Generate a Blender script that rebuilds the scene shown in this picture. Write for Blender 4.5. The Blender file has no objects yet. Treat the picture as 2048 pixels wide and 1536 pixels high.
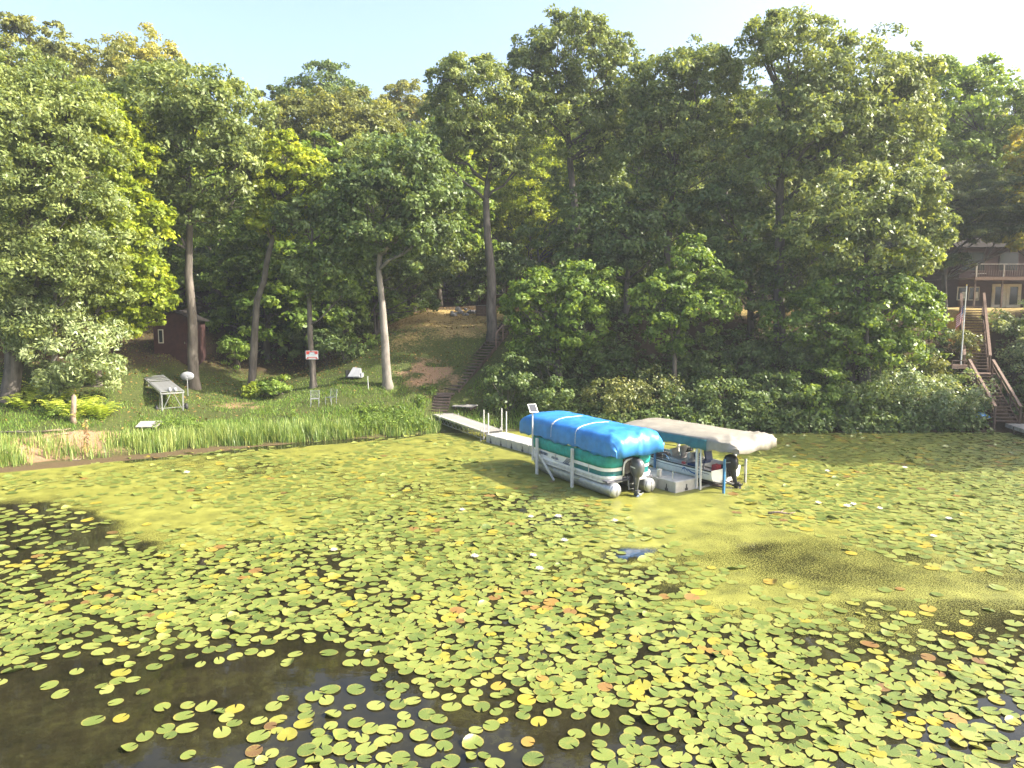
import bpy, math, random
import numpy as np
from mathutils import Vector, Matrix

R = math.radians
random.seed(7)
S = bpy.context.scene
COL = S.collection

# ------------------------------------------------------------------ camera, light, exposure
CAM_H, PITCH, F_PX = 7.2, R(5.94), 1422.0
cam_d = bpy.data.cameras.new('camera')
cam = bpy.data.objects.new('camera', cam_d)
COL.objects.link(cam)
cam.location = (0, 0, CAM_H)
cam.rotation_euler = (math.pi / 2 - PITCH, 0, 0)
cam_d.sensor_width = 36.0
cam_d.lens = 36.0 * F_PX / 2048.0
cam_d.clip_start = 0.1
cam_d.clip_end = 6000
S.camera = cam

SUN_EL, SUN_AZ = R(38), R(-9)          # azimuth measured from +X towards +Y
to_sun = Vector((math.cos(SUN_EL) * math.cos(SUN_AZ), math.cos(SUN_EL) * math.sin(SUN_AZ), math.sin(SUN_EL)))
world = bpy.data.worlds.new('World')
S.world = world
world.use_nodes = True
wn = world.node_tree
wn.nodes.clear()
w_out = wn.nodes.new('ShaderNodeOutputWorld')
w_bg = wn.nodes.new('ShaderNodeBackground')
w_sky = wn.nodes.new('ShaderNodeTexSky')
w_sky.sky_type = 'NISHITA'
w_sky.sun_disc = False
w_sky.sun_elevation = SUN_EL
w_sky.sun_rotation = math.atan2(to_sun.x, to_sun.y)
w_sky.air_density = 1.0
w_sky.dust_density = 5.5
w_sky.ozone_density = 1.0
w_bg.inputs['Strength'].default_value = 0.15
wn.links.new(w_sky.outputs[0], w_bg.inputs[0])
wn.links.new(w_bg.outputs[0], w_out.inputs[0])
sun_d = bpy.data.lights.new('sun', 'SUN')
sun_d.energy = 4.2
sun_d.angle = R(0.53)
sun_d.color = (1.0, 0.93, 0.80)
sun = bpy.data.objects.new('sun', sun_d)
COL.objects.link(sun)
sun.rotation_euler = to_sun.to_track_quat('Z', 'Y').to_euler()
sun.location = (60, -20, 60)
S.view_settings.view_transform = 'Standard'
S.view_settings.look = 'None'
S.view_settings.gamma = 1.0
S.view_settings.exposure = 1.7
S.view_settings.use_curve_mapping = False
S.cycles.max_bounces = 8
S.cycles.diffuse_bounces = 3
S.cycles.glossy_bounces = 3
S.cycles.transmission_bounces = 4
S.cycles.transparent_max_bounces = 12
S.cycles.caustics_reflective = False
S.cycles.caustics_refractive = False

# ------------------------------------------------------------------ measuring helpers (photo pixel, 2048 wide -> place)
def ray(px, py):
    xc, yc = (px - 1024) / F_PX, (768 - py) / F_PX
    return Vector((xc, math.cos(PITCH) + yc * math.sin(PITCH), -math.sin(PITCH) + yc * math.cos(PITCH)))
def at(px, py, D):
    d = ray(px, py)
    return Vector((0, 0, CAM_H)) + d * (D / d.y)
def on_z(px, py, z=0.0):
    d = ray(px, py)
    return Vector((0, 0, CAM_H)) + d * ((z - CAM_H) / d.z)
def to_px(x, y, z=0.0):
    zz = z - CAM_H
    dep = y * math.cos(PITCH) - zz * math.sin(PITCH)
    up = y * math.sin(PITCH) + zz * math.cos(PITCH)
    return 1024 + F_PX * x / dep, 768 - F_PX * up / dep

# ------------------------------------------------------------------ terrain function
SX = [-400, -60, -40, -23, -19, -16, -11.5, -4.5, 0, 15, 28.5, 31, 32.5, 34, 37, 44, 60, 400]
SY = [-20, 22, 27, 32, 34.7, 36.6, 38.6, 41.3, 42.0, 41.5, 41.8, 41.0, 37, 31, 24, 14, 0, -60]
PL = ([-400, -30, -3, -1.3, 0, 3, 6, 12, 20, 35, 60, 100, 2000], [-3, -2.2, -.5, 0.0, .07, .75, 1.3, 2.15, 3.5, 6, 9.5, 17, 19])
PC = ([-400, -30, -3, 0, 2.5, 4, 8, 12.5, 20, 36, 60, 100, 2000], [-3, -2.2, -.6, 0, .82, 1.6, 3.55, 5.8, 7.1, 8.3, 12, 17, 19])
PR = ([-400, -30, -3, 0, 3, 6, 10.5, 28, 60, 100, 2000], [-3, -2.2, -.8, 0, 1.7, 4.0, 7.2, 7.45, 12, 17, 19])
def sm(t):
    t = np.clip(t, 0, 1)
    return t * t * (3 - 2 * t)
def hash2(ix, iy, s=0):
    v = np.sin(ix * 127.1 + iy * 311.7 + s * 74.7) * 43758.5453
    return v - np.floor(v)
def vnoise(x, y, s=0):
    x = np.asarray(x, float); y = np.asarray(y, float)
    ix, iy = np.floor(x), np.floor(y)
    fx, fy = sm(x - ix), sm(y - iy)
    a, b = hash2(ix, iy, s), hash2(ix + 1, iy, s)
    c, d = hash2(ix, iy + 1, s), hash2(ix + 1, iy + 1, s)
    return (a * (1 - fx) + b * fx) * (1 - fy) + (c * (1 - fx) + d * fx) * fy
def shore_d(x, y):
    x = np.asarray(x, float); y = np.asarray(y, float)
    ys = np.interp(x, SX, SY)
    sl = (np.interp(x + .5, SX, SY) - np.interp(x - .5, SX, SY))
    return (y - ys) / np.sqrt(1 + sl * sl)
def terr(x, y):
    x = np.asarray(x, float); y = np.asarray(y, float)
    d = shore_d(x, y) + 0.5 * (vnoise(x * .8, y * .8, 3) - .5)
    zl = np.interp(d, *PL) * (1 + .45 * sm((-18 - x) / 6))
    zc, zr = np.interp(d, *PC), np.interp(d, *PR)
    wl = sm((-6.5 - x) / 10.0)
    wr = sm((x - 0.5) / 7.0)
    z = zl * wl + zr * wr + zc * (1 - wl) * (1 - wr)
    yard = sm((x - 27) / 4) * sm((70 - x) / 6) * sm((y - 40) / 4) * sm((82 - y) / 6)       # the level yard round the house
    z = z * (1 - yard) + np.minimum(z, 7.38) * yard
    return z + np.where(d > .5, .12 * (vnoise(x * .45, y * .45, 1) - .5) + .05 * (vnoise(x * 1.7, y * 1.7, 2) - .5), 0)
def T(px, py):
    d = ray(px, py)
    y = 20.0
    while y < 130:
        p = Vector((0, 0, CAM_H)) + d * (y / d.y)
        if float(terr(p.x, p.y)) >= p.z:
            return Vector((p.x, p.y, float(terr(p.x, p.y))))
        y += .1
    return Vector((p.x, 60, float(terr(p.x, 60))))

# ------------------------------------------------------------------ object helpers
def link(o, parent=None):
    COL.objects.link(o)
    if parent is not None:
        o.parent = parent
    return o
def tag(o, label=None, cat=None, group=None, kind=None):
    if label: o['label'] = label
    if cat: o['category'] = cat
    if group: o['group'] = group
    if kind: o['kind'] = kind
    return o
def thing(name, label, cat, loc=(0, 0, 0), rz=0.0, group=None):
    o = bpy.data.objects.new(name, None)
    o.empty_display_size = .2
    link(o)
    o.location = loc
    o.rotation_euler = (0, 0, rz)
    return tag(o, label, cat, group)
def copy_tree(root):
    c = root.copy(); COL.objects.link(c)
    for ch in root.children:
        k = ch.copy(); COL.objects.link(k); k.parent = c
        for g in ch.children:
            q = g.copy(); COL.objects.link(q); q.parent = k
    return c
def np_mesh(name, V, quads, mats, tint=None, smooth=False, uv=None, midx=None):
    me = bpy.data.meshes.new(name)
    V = np.asarray(V, np.float32); quads = np.asarray(quads, np.int32)
    n, k = quads.shape
    me.vertices.add(len(V)); me.vertices.foreach_set('co', V.ravel())
    me.loops.add(n * k); me.loops.foreach_set('vertex_index', quads.ravel())
    me.polygons.add(n)
    me.polygons.foreach_set('loop_start', np.arange(0, n * k, k, dtype=np.int32))
    me.polygons.foreach_set('loop_total', np.full(n, k, np.int32))
    if smooth: me.polygons.foreach_set('use_smooth', np.ones(n, bool))
    for m in mats: me.materials.append(m)
    if midx is not None: me.polygons.foreach_set('material_index', np.asarray(midx, np.int32))
    if tint is not None:
        a = me.attributes.new('tint', 'FLOAT', 'FACE')
        a.data.foreach_set('value', np.asarray(tint, np.float32))
    if uv is not None:
        u = me.uv_layers.new(name='UVMap')
        u.data.foreach_set('uv', np.asarray(uv, np.float32)[quads.ravel()].ravel())
    me.update(calc_edges=True)
    return me

class MB:
    """collects shapes into one mesh"""
    def __init__(s): s.v = []; s.f = []
    def add(s, vs, fs):
        b = len(s.v); s.v += [tuple(v) for v in vs]; s.f += [tuple(i + b for i in f) for f in fs]; return s
    def box(s, c, sz, rot=None, taper=1.0):
        hx, hy, hz = sz[0] / 2, sz[1] / 2, sz[2] / 2
        vs = []
        for z in (-1, 1):
            k = taper if z > 0 else 1
            for x, y in ((-1, -1), (1, -1), (1, 1), (-1, 1)):
                p = Vector((x * hx * k, y * hy * k, z * hz))
                if rot is not None: p = rot @ p
                vs.append(p + Vector(c))
        return s.add(vs, [(3, 2, 1, 0), (4, 5, 6, 7), (0, 1, 5, 4), (1, 2, 6, 5), (2, 3, 7, 6), (3, 0, 4, 7)])
    def bar(s, a, b, w, h=None, up=(0, 0, 1)):
        a, b = Vector(a), Vector(b); h = h or w
        d = (b - a); L = d.length; d.normalize()
        u = Vector(up)
        if abs(d.dot(u)) > .98: u = Vector((1, 0, 0))
        x = d.cross(u).normalized(); z = x.cross(d).normalized()
        rot = Matrix((x, d, z)).transposed()
        return s.box((a + b) / 2, (w, L, h), rot)
    def tube(s, pts, rad, n=8, cap=True):
        pts = [Vector(p) for p in pts]
        if not hasattr(rad, '__len__'): rad = [rad] * len(pts)
        vs, fs = [], []
        for i, p in enumerate(pts):
            d = (pts[min(i + 1, len(pts) - 1)] - pts[max(i - 1, 0)]).normalized()
            u = Vector((0, 0, 1)) if abs(d.z) < .9 else Vector((1, 0, 0))
            x = d.cross(u).normalized(); y = x.cross(d).normalized()
            for k in range(n):
                t = 2 * math.pi * k / n
                vs.append(p + (x * math.cos(t) + y * math.sin(t)) * rad[i])
        for i in range(len(pts) - 1):
            for k in range(n):
                fs.append((i * n + k, i * n + (k + 1) % n, (i + 1) * n + (k + 1) % n, (i + 1) * n + k))
        if cap:
            fs.append(tuple(range(n))[::-1]); m = (len(pts) - 1) * n; fs.append(tuple(range(m, m + n)))
        return s.add(vs, fs)
    def grid(s, rows):
        """rows of equally many points"""
        n = len(rows[0]); vs = [p for r in rows for p in r]
        fs = [(i * n + j, i * n + j + 1, (i + 1) * n + j + 1, (i + 1) * n + j) for i in range(len(rows) - 1) for j in range(n - 1)]
        return s.add(vs, fs)
    def lathe(s, c, prof, n=14, axis='Z'):
        vs, fs = [], []
        for r, h in prof:
            for k in range(n):
                t = 2 * math.pi * k / n
                p = (r * math.cos(t), r * math.sin(t), h)
                if axis == 'Y': p = (p[0], p[2], p[1])
                if axis == 'X': p = (p[2], p[0], p[1])
                vs.append((p[0] + c[0], p[1] + c[1], p[2] + c[2]))
        for i in range(len(prof) - 1):
            for k in range(n):
                fs.append((i * n + k, i * n + (k + 1) % n, (i + 1) * n + (k + 1) % n, (i + 1) * n + k))
        fs.append(tuple(range(n))[::-1]); m = (len(prof) - 1) * n; fs.append(tuple(range(m, m + n)))
        return s.add(vs, fs)
    def mesh(s, name, mat, smooth=False):
        me = bpy.data.meshes.new(name)
        me.from_pydata(s.v, [], s.f)
        me.validate()
        me.materials.append(mat)
        if smooth:
            for p in me.polygons: p.use_smooth = True
        me.update()
        return me
    def build(s, name, mat, parent=None, smooth=False, bevel=0, sub=0, solid=0, autosmooth=False):
        o = bpy.data.objects.new(name, s.mesh(name, mat, smooth))
        link(o, parent)
        if solid:
            m = o.modifiers.new('solid', 'SOLIDIFY'); m.thickness = solid; m.offset = -1
        if bevel:
            m = o.modifiers.new('bevel', 'BEVEL'); m.width = bevel; m.segments = 2; m.limit_method = 'ANGLE'
        if sub:
            m = o.modifiers.new('sub', 'SUBSURF'); m.levels = sub; m.render_levels = sub
        return o

# ------------------------------------------------------------------ materials
class NT:
    def __init__(s, name):
        s.m = bpy.data.materials.new(name); s.m.use_nodes = True
        s.t = s.m.node_tree; s.t.nodes.clear()
        s.out = s.n('ShaderNodeOutputMaterial')
    def n(s, kind, **kw):
        nd = s.t.nodes.new(kind)
        for k, v in kw.items():
            if k[0] == '_': setattr(nd, k[1:], v)
            else: s.set(nd, k, v)
        return nd
    def set(s, nd, k, v):
        k = int(k[1:]) if k[0] == 'i' and k[1:].isdigit() else k.replace('__', ' ')
        sock = nd.inputs[k]
        if hasattr(v, 'is_output'): s.t.links.new(v, sock)
        else:
            if hasattr(sock.default_value, '__len__') and len(sock.default_value) == 4 and len(v) == 3: v = (*v, 1)
            sock.default_value = v
    def ramp(s, fac, stops, interp='LINEAR'):
        r = s.n('ShaderNodeValToRGB'); e = r.color_ramp.elements; r.color_ramp.interpolation = interp
        while len(e) < len(stops): e.new(.5)
        for el, (p, c) in zip(e, stops):
            el.position = p; el.color = (*c, 1) if len(c) == 3 else c
        s.t.links.new(fac, r.inputs[0]); return r.outputs[0]
    def mix(s, fac, a, b, mode='MIX'):
        m = s.n('ShaderNodeMix', _data_type='RGBA', _blend_type=mode)
        for i, v in ((0, fac), (6, a), (7, b)):
            if hasattr(v, 'is_output'): s.t.links.new(v, m.inputs[i])
            else: m.inputs[i].default_value = (*v, 1) if hasattr(v, '__len__') and len(v) == 3 else v
        return m.outputs[2]
    def math(s, op, a, b=0.0, clamp=False):
        m = s.n('ShaderNodeMath', _operation=op, _use_clamp=clamp)
        for i, v in ((0, a), (1, b)):
            if hasattr(v, 'is_output'): s.t.links.new(v, m.inputs[i])
            else: m.inputs[i].default_value = v
        return m.outputs[0]
    def noise(s, scale, detail=4, rough=.55, vec=None, dist=0.0):
        n = s.n('ShaderNodeTexNoise', Scale=scale, Detail=detail, Roughness=rough, Distortion=dist)
        if vec is not None: s.t.links.new(vec, n.inputs['Vector'])
        return n.outputs[0]
    def pos(s): return s.n('ShaderNodeNewGeometry').outputs['Position']
    def objco(s): return s.n('ShaderNodeTexCoord').outputs['Object']
    def scale(s, vec, sc):
        m = s.n('ShaderNodeMapping', Scale=sc); s.t.links.new(vec, m.inputs[0]); return m.outputs[0]
    def bump(s, h, strength=.3, dist=.02):
        return s.n('ShaderNodeBump', Height=h, Strength=strength, Distance=dist).outputs[0]
    def attr(s, name): return s.n('ShaderNodeAttribute', _attribute_name=name).outputs['Fac']
    def done(s, sh):
        s.t.links.new(sh, s.out.inputs[0]); return s.m
    def bsdf(s, **kw):
        return s.n('ShaderNodeBsdfPrincipled', **kw)

def mat(name, col, rough=.5, metal=0.0, var=.12, scale=6.0, bump=0.0, bscale=40.0, spec=.5, dirt=None, stretch=(1, 1, 1), trans=0.0):
    t = NT(name)
    co = t.scale(t.objco(), stretch)
    n1 = t.noise(scale, 5, .6, co)
    a = tuple(max(0, c * (1 - var * 2)) for c in col); b = tuple(min(1, c * (1 + var * 2)) for c in col)
    c = t.ramp(n1, [(.3, a), (.7, b)])
    if dirt:
        n2 = t.noise(scale * .35, 6, .7, co)
        c = t.mix(t.ramp(n2, [(.48, (0, 0, 0)), (.72, (.75, .75, .75))]), c, dirt)
    n3 = t.noise(bscale, 4, .6, co)
    p = t.bsdf(Base__Color=c, Roughness=t.math('ADD', rough - .08, t.math('MULTIPLY', n1, .16)), Metallic=metal)
    p.inputs['Specular IOR Level'].default_value = spec
    if bump: t.set(p, 'Normal', t.bump(n3, bump, .02))
    if trans:
        tr = t.n('ShaderNodeBsdfTranslucent', Color=c)
        ms = t.n('ShaderNodeMixShader', i0=trans, i1=p.outputs[0], i2=tr.outputs[0])
        return t.done(ms.outputs[0])
    return t.done(p.outputs[0])

LEAF_GAIN = 1.6
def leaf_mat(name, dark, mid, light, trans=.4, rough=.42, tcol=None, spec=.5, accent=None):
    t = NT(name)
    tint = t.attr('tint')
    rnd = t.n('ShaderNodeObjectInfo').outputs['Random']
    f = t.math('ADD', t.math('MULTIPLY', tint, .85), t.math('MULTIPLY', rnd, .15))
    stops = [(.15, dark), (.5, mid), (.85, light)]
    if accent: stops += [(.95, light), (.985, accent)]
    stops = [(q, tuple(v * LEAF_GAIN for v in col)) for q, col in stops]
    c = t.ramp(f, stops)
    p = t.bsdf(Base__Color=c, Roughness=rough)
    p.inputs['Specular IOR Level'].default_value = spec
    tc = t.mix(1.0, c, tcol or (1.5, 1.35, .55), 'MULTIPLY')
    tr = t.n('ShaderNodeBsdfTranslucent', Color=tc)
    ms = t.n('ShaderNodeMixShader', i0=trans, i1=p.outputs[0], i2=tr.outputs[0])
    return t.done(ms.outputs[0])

M = {}
M['leaf_oak'] = leaf_mat('leaf_oak', (.050, .075, .022), (.110, .142, .045), (.20, .235, .080), .40, .42, spec=.32)
M['leaf_silver'] = leaf_mat('leaf_silver', (.075, .105, .040), (.165, .205, .085), (.28, .32, .16), .34, .42, spec=.5)
M['leaf_green'] = leaf_mat('leaf_green', (.046, .082, .014), (.098, .152, .026), (.17, .23, .046), .42, .45, spec=.35)
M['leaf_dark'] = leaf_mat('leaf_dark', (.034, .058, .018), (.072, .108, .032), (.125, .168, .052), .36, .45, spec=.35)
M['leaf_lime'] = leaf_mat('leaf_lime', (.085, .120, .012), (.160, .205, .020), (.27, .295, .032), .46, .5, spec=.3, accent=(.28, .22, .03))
M['leaf_olive'] = leaf_mat('leaf_olive', (.060, .070, .022), (.122, .138, .038), (.20, .205, .058), .38, .48, spec=.3, accent=(.24, .17, .04))
M['leaf_amber'] = leaf_mat('leaf_amber', (.085, .095, .024), (.165, .172, .036), (.26, .235, .045), .40, .48, spec=.3, accent=(.28, .17, .04))
M['leaf_pine'] = leaf_mat('leaf_pine', (.030, .052, .022), (.070, .098, .034), (.15, .17, .045), .25, .5)
M['leaf_pale'] = leaf_mat('leaf_pale', (.050, .085, .030), (.12, .165, .062), (.26, .29, .14), .35, .38, spec=.7)
M['leaf_yellowish'] = leaf_mat('leaf_yellowish', (.06, .075, .024), (.11, .13, .04), (.20, .20, .06), .35, .45, accent=(.25, .12, .05))
M['fern'] = leaf_mat('fern', (.12, .17, .02), (.21, .27, .035), (.34, .36, .06), .45, .5)
M['reed'] = leaf_mat('reed', (.055, .10, .022), (.125, .185, .045), (.27, .30, .11), .4, .4, accent=(.36, .28, .13))
M['grass'] = leaf_mat('grass', (.045, .095, .014), (.09, .165, .024), (.18, .22, .045), .4, .5)
M['bark'] = mat('bark', (.135, .118, .10), .9, 0, .3, 3.5, .8, 14, .2, dirt=(.05, .045, .035), stretch=(1, 1, .25))
M['bark_pale'] = mat('bark_pale', (.21, .19, .165), .9, 0, .28, 3.0, .8, 12, .2, dirt=(.08, .075, .06), stretch=(1, 1, .3))
M['wood_brown'] = mat('wood_brown', (.12, .078, .058), .75, 0, .25, 3, .4, 25, .3, dirt=(.07, .05, .035), stretch=(6, 1, 6))
M['wood_rail'] = mat('wood_rail', (.22, .15, .115), .75, 0, .22, 3, .4, 25, .3, dirt=(.13, .09, .07), stretch=(6, 1, 6))
M['wood_dark'] = mat('wood_dark', (.085, .062, .050), .85, 0, .3, 3, .4, 25, .3, dirt=(.16, .13, .11))
M['wood_grey'] = mat('wood_grey', (.28, .265, .245), .8, 0, .2, 3, .4, 25, .3, dirt=(.15, .14, .12))
M['aluminium'] = mat('aluminium', (.42, .43, .44), .42, .7, .10, 5, .08, 60, .5, dirt=(.30, .30, .28))
M['alu_paint'] = mat('alu_paint', (.58, .575, .56), .5, .15, .08, 5, 0, 60, .5, dirt=(.36, .35, .31))
M['dock_plastic'] = mat('dock_plastic', (.38, .375, .355), .6, 0, .10, 2.5, .2, 90, .4, dirt=(.27, .26, .22))
M['dock_shadow'] = mat('dock_recess', (.06, .06, .055), .8)
M['white_paint'] = mat('white_paint', (.74, .74, .72), .35, 0, .06, 3, 0, 60, .5, dirt=(.52, .51, .46))
M['white_gel'] = mat('white_gelcoat', (.78, .78, .77), .25, 0, .05, 2, 0, 60, .5, dirt=(.58, .57, .53))
M['teal_canvas'] = mat('teal_canvas', (.018, .27, .25), .6, 0, .15, 4, .2, 70, .4, dirt=(.02, .18, .17))
M['teal_panel'] = mat('teal_panel', (.012, .14, .145), .35, 0, .10, 3)
M['blue_tarp'] = mat('blue_tarp', (.035, .215, .56), .40, 0, .12, 2.0, .15, 140, .5, dirt=(.07, .29, .60), trans=.12)
M['beige_tarp'] = mat('beige_tarp', (.27, .25, .21), .5, 0, .08, 3.0, .12, 90, .4, dirt=(.20, .185, .155), trans=.08)
M['teal_skirt'] = mat('teal_skirt', (.028, .125, .135), .55, 0, .14, 3.0, .12, 90, .4, trans=.08)
M['strap'] = mat('strap_webbing', (.66, .65, .60), .7)
M['motor_silver'] = mat('motor_silver', (.13, .135, .145), .3, .4, .06, 3)
M['motor_black'] = mat('motor_black', (.016, .017, .018), .3, 0, .2, 4)
M['black_rubber'] = mat('black_rubber', (.02, .02, .02), .7)
M['chrome'] = mat('polished_steel', (.75, .75, .75), .2, .9, .04, 3)
M['navy_vinyl'] = mat('navy_vinyl', (.02, .045, .13), .45, 0, .15, 5)
M['grey_vinyl'] = mat('grey_vinyl', (.36, .36, .37), .5, 0, .1, 5)
M['red_plastic'] = mat('red_plastic', (.55, .07, .08), .4, 0, .12, 4)
M['blue_paint'] = mat('blue_paint', (.03, .15, .30), .45, 0, .15, 5)
M['decal_blue'] = mat('decal_blue', (.02, .12, .32), .35, 0, .05)
M['decal_navy'] = mat('decal_navy', (.02, .05, .12), .35, 0, .05)
M['carpet'] = mat('boat_carpet', (.10, .10, .115), .95, 0, .2, 12, .3, 90)
M['solar_cell'] = mat('solar_cell', (.045, .05, .06), .15, 0, .1, 30)
M['dish_grey'] = mat('dish_grey', (.26, .27, .29), .5, 0, .06, 4, dirt=(.3, .3, .3))
M['shed_red'] = mat('shed_red', (.045, .020, .018), .8, 0, .2, 3, .3, 30, .3)  # red lowered to stand in for shade that does not reach the shed
M['roof_dark'] = mat('roof_dark', (.026, .023, .021), .95, 0, .2, 8, .5, 30, .08)
M['house_siding'] = mat('house_siding', (.052, .026, .022), .75, 0, .15, 3, .3, 30, .3, stretch=(.3, .3, 8))
M['cabin_siding'] = mat('cabin_siding', (.14, .075, .055), .8, 0, .2, 3, .3, 30, .3, stretch=(.3, .3, 8))
M['trim_cream'] = mat('trim_cream', (.48, .45, .36), .5, 0, .06, 4)
M['curtain'] = mat('curtain_white', (.62, .63, .62), .8, 0, .1, 3)
M['concrete'] = mat('concrete', (.31, .285, .265), .85, 0, .12, 4, .3, 50, .3, dirt=(.30, .28, .25))
M['stone'] = mat('stone', (.27, .26, .25), .85, 0, .28, 4, .6, 18, .3)
M['dead_wood'] = mat('dead_wood', (.24, .18, .135), .85, 0, .25, 4, .5, 20, .3, dirt=(.17, .12, .09), stretch=(3, 3, .5))
M['sign_red'] = mat('sign_red', (.62, .07, .05), .45, 0, .05, 4)
M['sign_white'] = mat('sign_white', (.74, .76, .78), .45, 0, .04, 4)
M['sign_blue'] = mat('sign_blue', (.35, .55, .66), .45, 0, .05, 4)
M['flag_red'] = mat('flag_red', (.55, .06, .08), .7, 0, .05, 4, trans=.3)
M['flag_white'] = mat('flag_white', (.75, .74, .74), .7, 0, .05, 4, trans=.3)
M['flag_blue'] = mat('flag_blue', (.03, .05, .19), .7, 0, .05, 4, trans=.3)
M['petal'] = mat('petal_white', (.82, .81, .76), .5, 0, .03, 8, trans=.3)
M['stamen'] = mat('stamen_yellow', (.70, .48, .06), .6)
tg = NT('window_glass')
pg = tg.bsdf(Base__Color=(.02, .028, .03), Roughness=.06)
M['glass'] = tg.done(pg.outputs[0])

# ------------------------------------------------------------------ ground, one sheet to the horizon
def axis(parts):
    a = np.concatenate([np.linspace(p, q, n, endpoint=False) for p, q, n in parts])
    return np.append(a, parts[-1][1])
gx = axis([(-2500, -300, 8), (-300, -70, 20), (-70, 70, 281), (70, 300, 20), (300, 2500, 8)])
gy = axis([(-2500, -200, 8), (-200, 4, 30), (4, 30, 26), (30, 75, 112), (75, 160, 40), (160, 2500, 16)])
GX, GY = np.meshgrid(gx, gy)
GZ = terr(GX, GY)
gv = np.stack([GX.ravel(), GY.ravel(), GZ.ravel()], 1)
nx, ny = len(gx), len(gy)
ii = (np.arange(ny - 1)[:, None] * nx + np.arange(nx - 1)[None, :]).ravel()
gme = np_mesh('ground', gv, np.stack([ii, ii + 1, ii + nx + 1, ii + nx], 1), [], smooth=True)
gd = shore_d(gv[:, 0], gv[:, 1])
X_, Y_ = gv[:, 0], gv[:, 1]
nz = vnoise(X_ * .35, Y_ * .35, 5) - .5
path = np.exp(-((X_ + 5.6 - .04 * (Y_ - 50)) / 3.8) ** 2) * sm((Y_ - 49) / 7) * sm((65 - Y_) / 4)
straw = np.clip(path * 1.15 + nz * 1.1 * (path > .06), 0, 1)  # dry straw, made wider and stronger to paint in sunlight on the path
housel = sm((X_ - 12) / 4) * sm((Y_ - 50) / 3) * sm((69 - Y_) / 3)
straw = np.maximum(straw, housel * .9)
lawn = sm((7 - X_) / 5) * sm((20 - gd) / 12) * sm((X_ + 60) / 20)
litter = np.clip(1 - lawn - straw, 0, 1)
bank = np.exp(-((X_ + 22.2) / 3.4) ** 2) * sm((gd + .3) / .6) * sm((3.6 - gd) / 1.5)
bank2 = np.exp(-((X_ + 5.2) / 2.3) ** 2 - ((Y_ - 47.6) / 2.4) ** 2) + np.exp(-((X_ + 16.5) / 2.2) ** 2 - ((Y_ - 43.6) / .8) ** 2)
bank2 = bank2 * np.clip(2.6 * vnoise(X_ * 1.1, Y_ * 1.6, 15) - .55, 0, 1.2)
soil = np.clip(bank * 1.1 + bank2 * .8 + nz * .6 * (bank + bank2 > .15), 0, 1)
for nm, a in (('straw', straw), ('litter', litter), ('soil', soil), ('wet', sm((.5 - gd) / .9))):
    at_ = gme.attributes.new(nm, 'FLOAT', 'POINT'); at_.data.foreach_set('value', np.asarray(a, np.float32))
t = NT('ground_soil_and_grass')
ps = t.pos()
na, nb, nc = t.noise(.9, 6, .65, ps), t.noise(7, 6, .7, ps), t.noise(45, 4, .7, ps)
c_lawn = t.ramp(nb, [(.3, (.030, .044, .012)), (.55, (.060, .074, .020)), (.75, (.125, .108, .042))])  # lawn toned darker and browner to paint in shade the trees do not cast
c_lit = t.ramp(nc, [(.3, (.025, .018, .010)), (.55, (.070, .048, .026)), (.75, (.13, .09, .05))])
c_str = t.ramp(nb, [(.3, (.13, .10, .035)), (.5, (.30, .22, .085)), (.7, (.42, .32, .15))])
c_soil = t.ramp(nc, [(.3, (.13, .075, .04)), (.5, (.27, .17, .10)), (.7, (.40, .29, .18))])
def soft(name, k=.5):
    return t.ramp(t.math('ADD', t.attr(name), t.math('MULTIPLY', t.math('SUBTRACT', t.math('ADD', t.math('MULTIPLY', nb, .6), t.math('MULTIPLY', na, .4)), .5), k * 1.9)), [(.35, (0, 0, 0)), (.65, (1, 1, 1))])
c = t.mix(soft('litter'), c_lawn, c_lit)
c = t.mix(soft('straw', .9), c, c_str)
c = t.mix(soft('soil', .9), c, c_soil)
c = t.mix(t.attr('wet'), c, t.ramp(nc, [(.3, (.05, .036, .018)), (.7, (.13, .095, .05))]))
p = t.bsdf(Base__Color=c, Roughness=.95, Normal=t.bump(t.math('ADD', nb, nc), .6, .05))
p.inputs['Specular IOR Level'].default_value = .15
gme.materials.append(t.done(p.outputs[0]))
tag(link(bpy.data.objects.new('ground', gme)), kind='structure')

# ------------------------------------------------------------------ water
wm = MB(); wm.grid([[(-900, -900, 0), (900, -900, 0)], [(-900, 400, 0), (900, 400, 0)]])
t = NT('lake_water')
ps = t.pos()
n1 = t.noise(.55, 6, .65, ps); n2 = t.noise(4.5, 5, .7, ps, .6)
c = t.ramp(t.math('ADD', t.math('MULTIPLY', n1, .6), t.math('MULTIPLY', n2, .4)), [(.36, (.007, .007, .004)), (.52, (.018, .016, .008)), (.66, (.036, .035, .013))])
nbp = t.noise(3.0, 3, .5, t.scale(ps, (1, 1.6, 1)))
p = t.bsdf(Base__Color=c, Roughness=.03, IOR=1.333, Normal=t.bump(nbp, .05, .02))
M['water'] = t.done(p.outputs[0])
tag(wm.build('water', M['water']), kind='structure')

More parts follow.
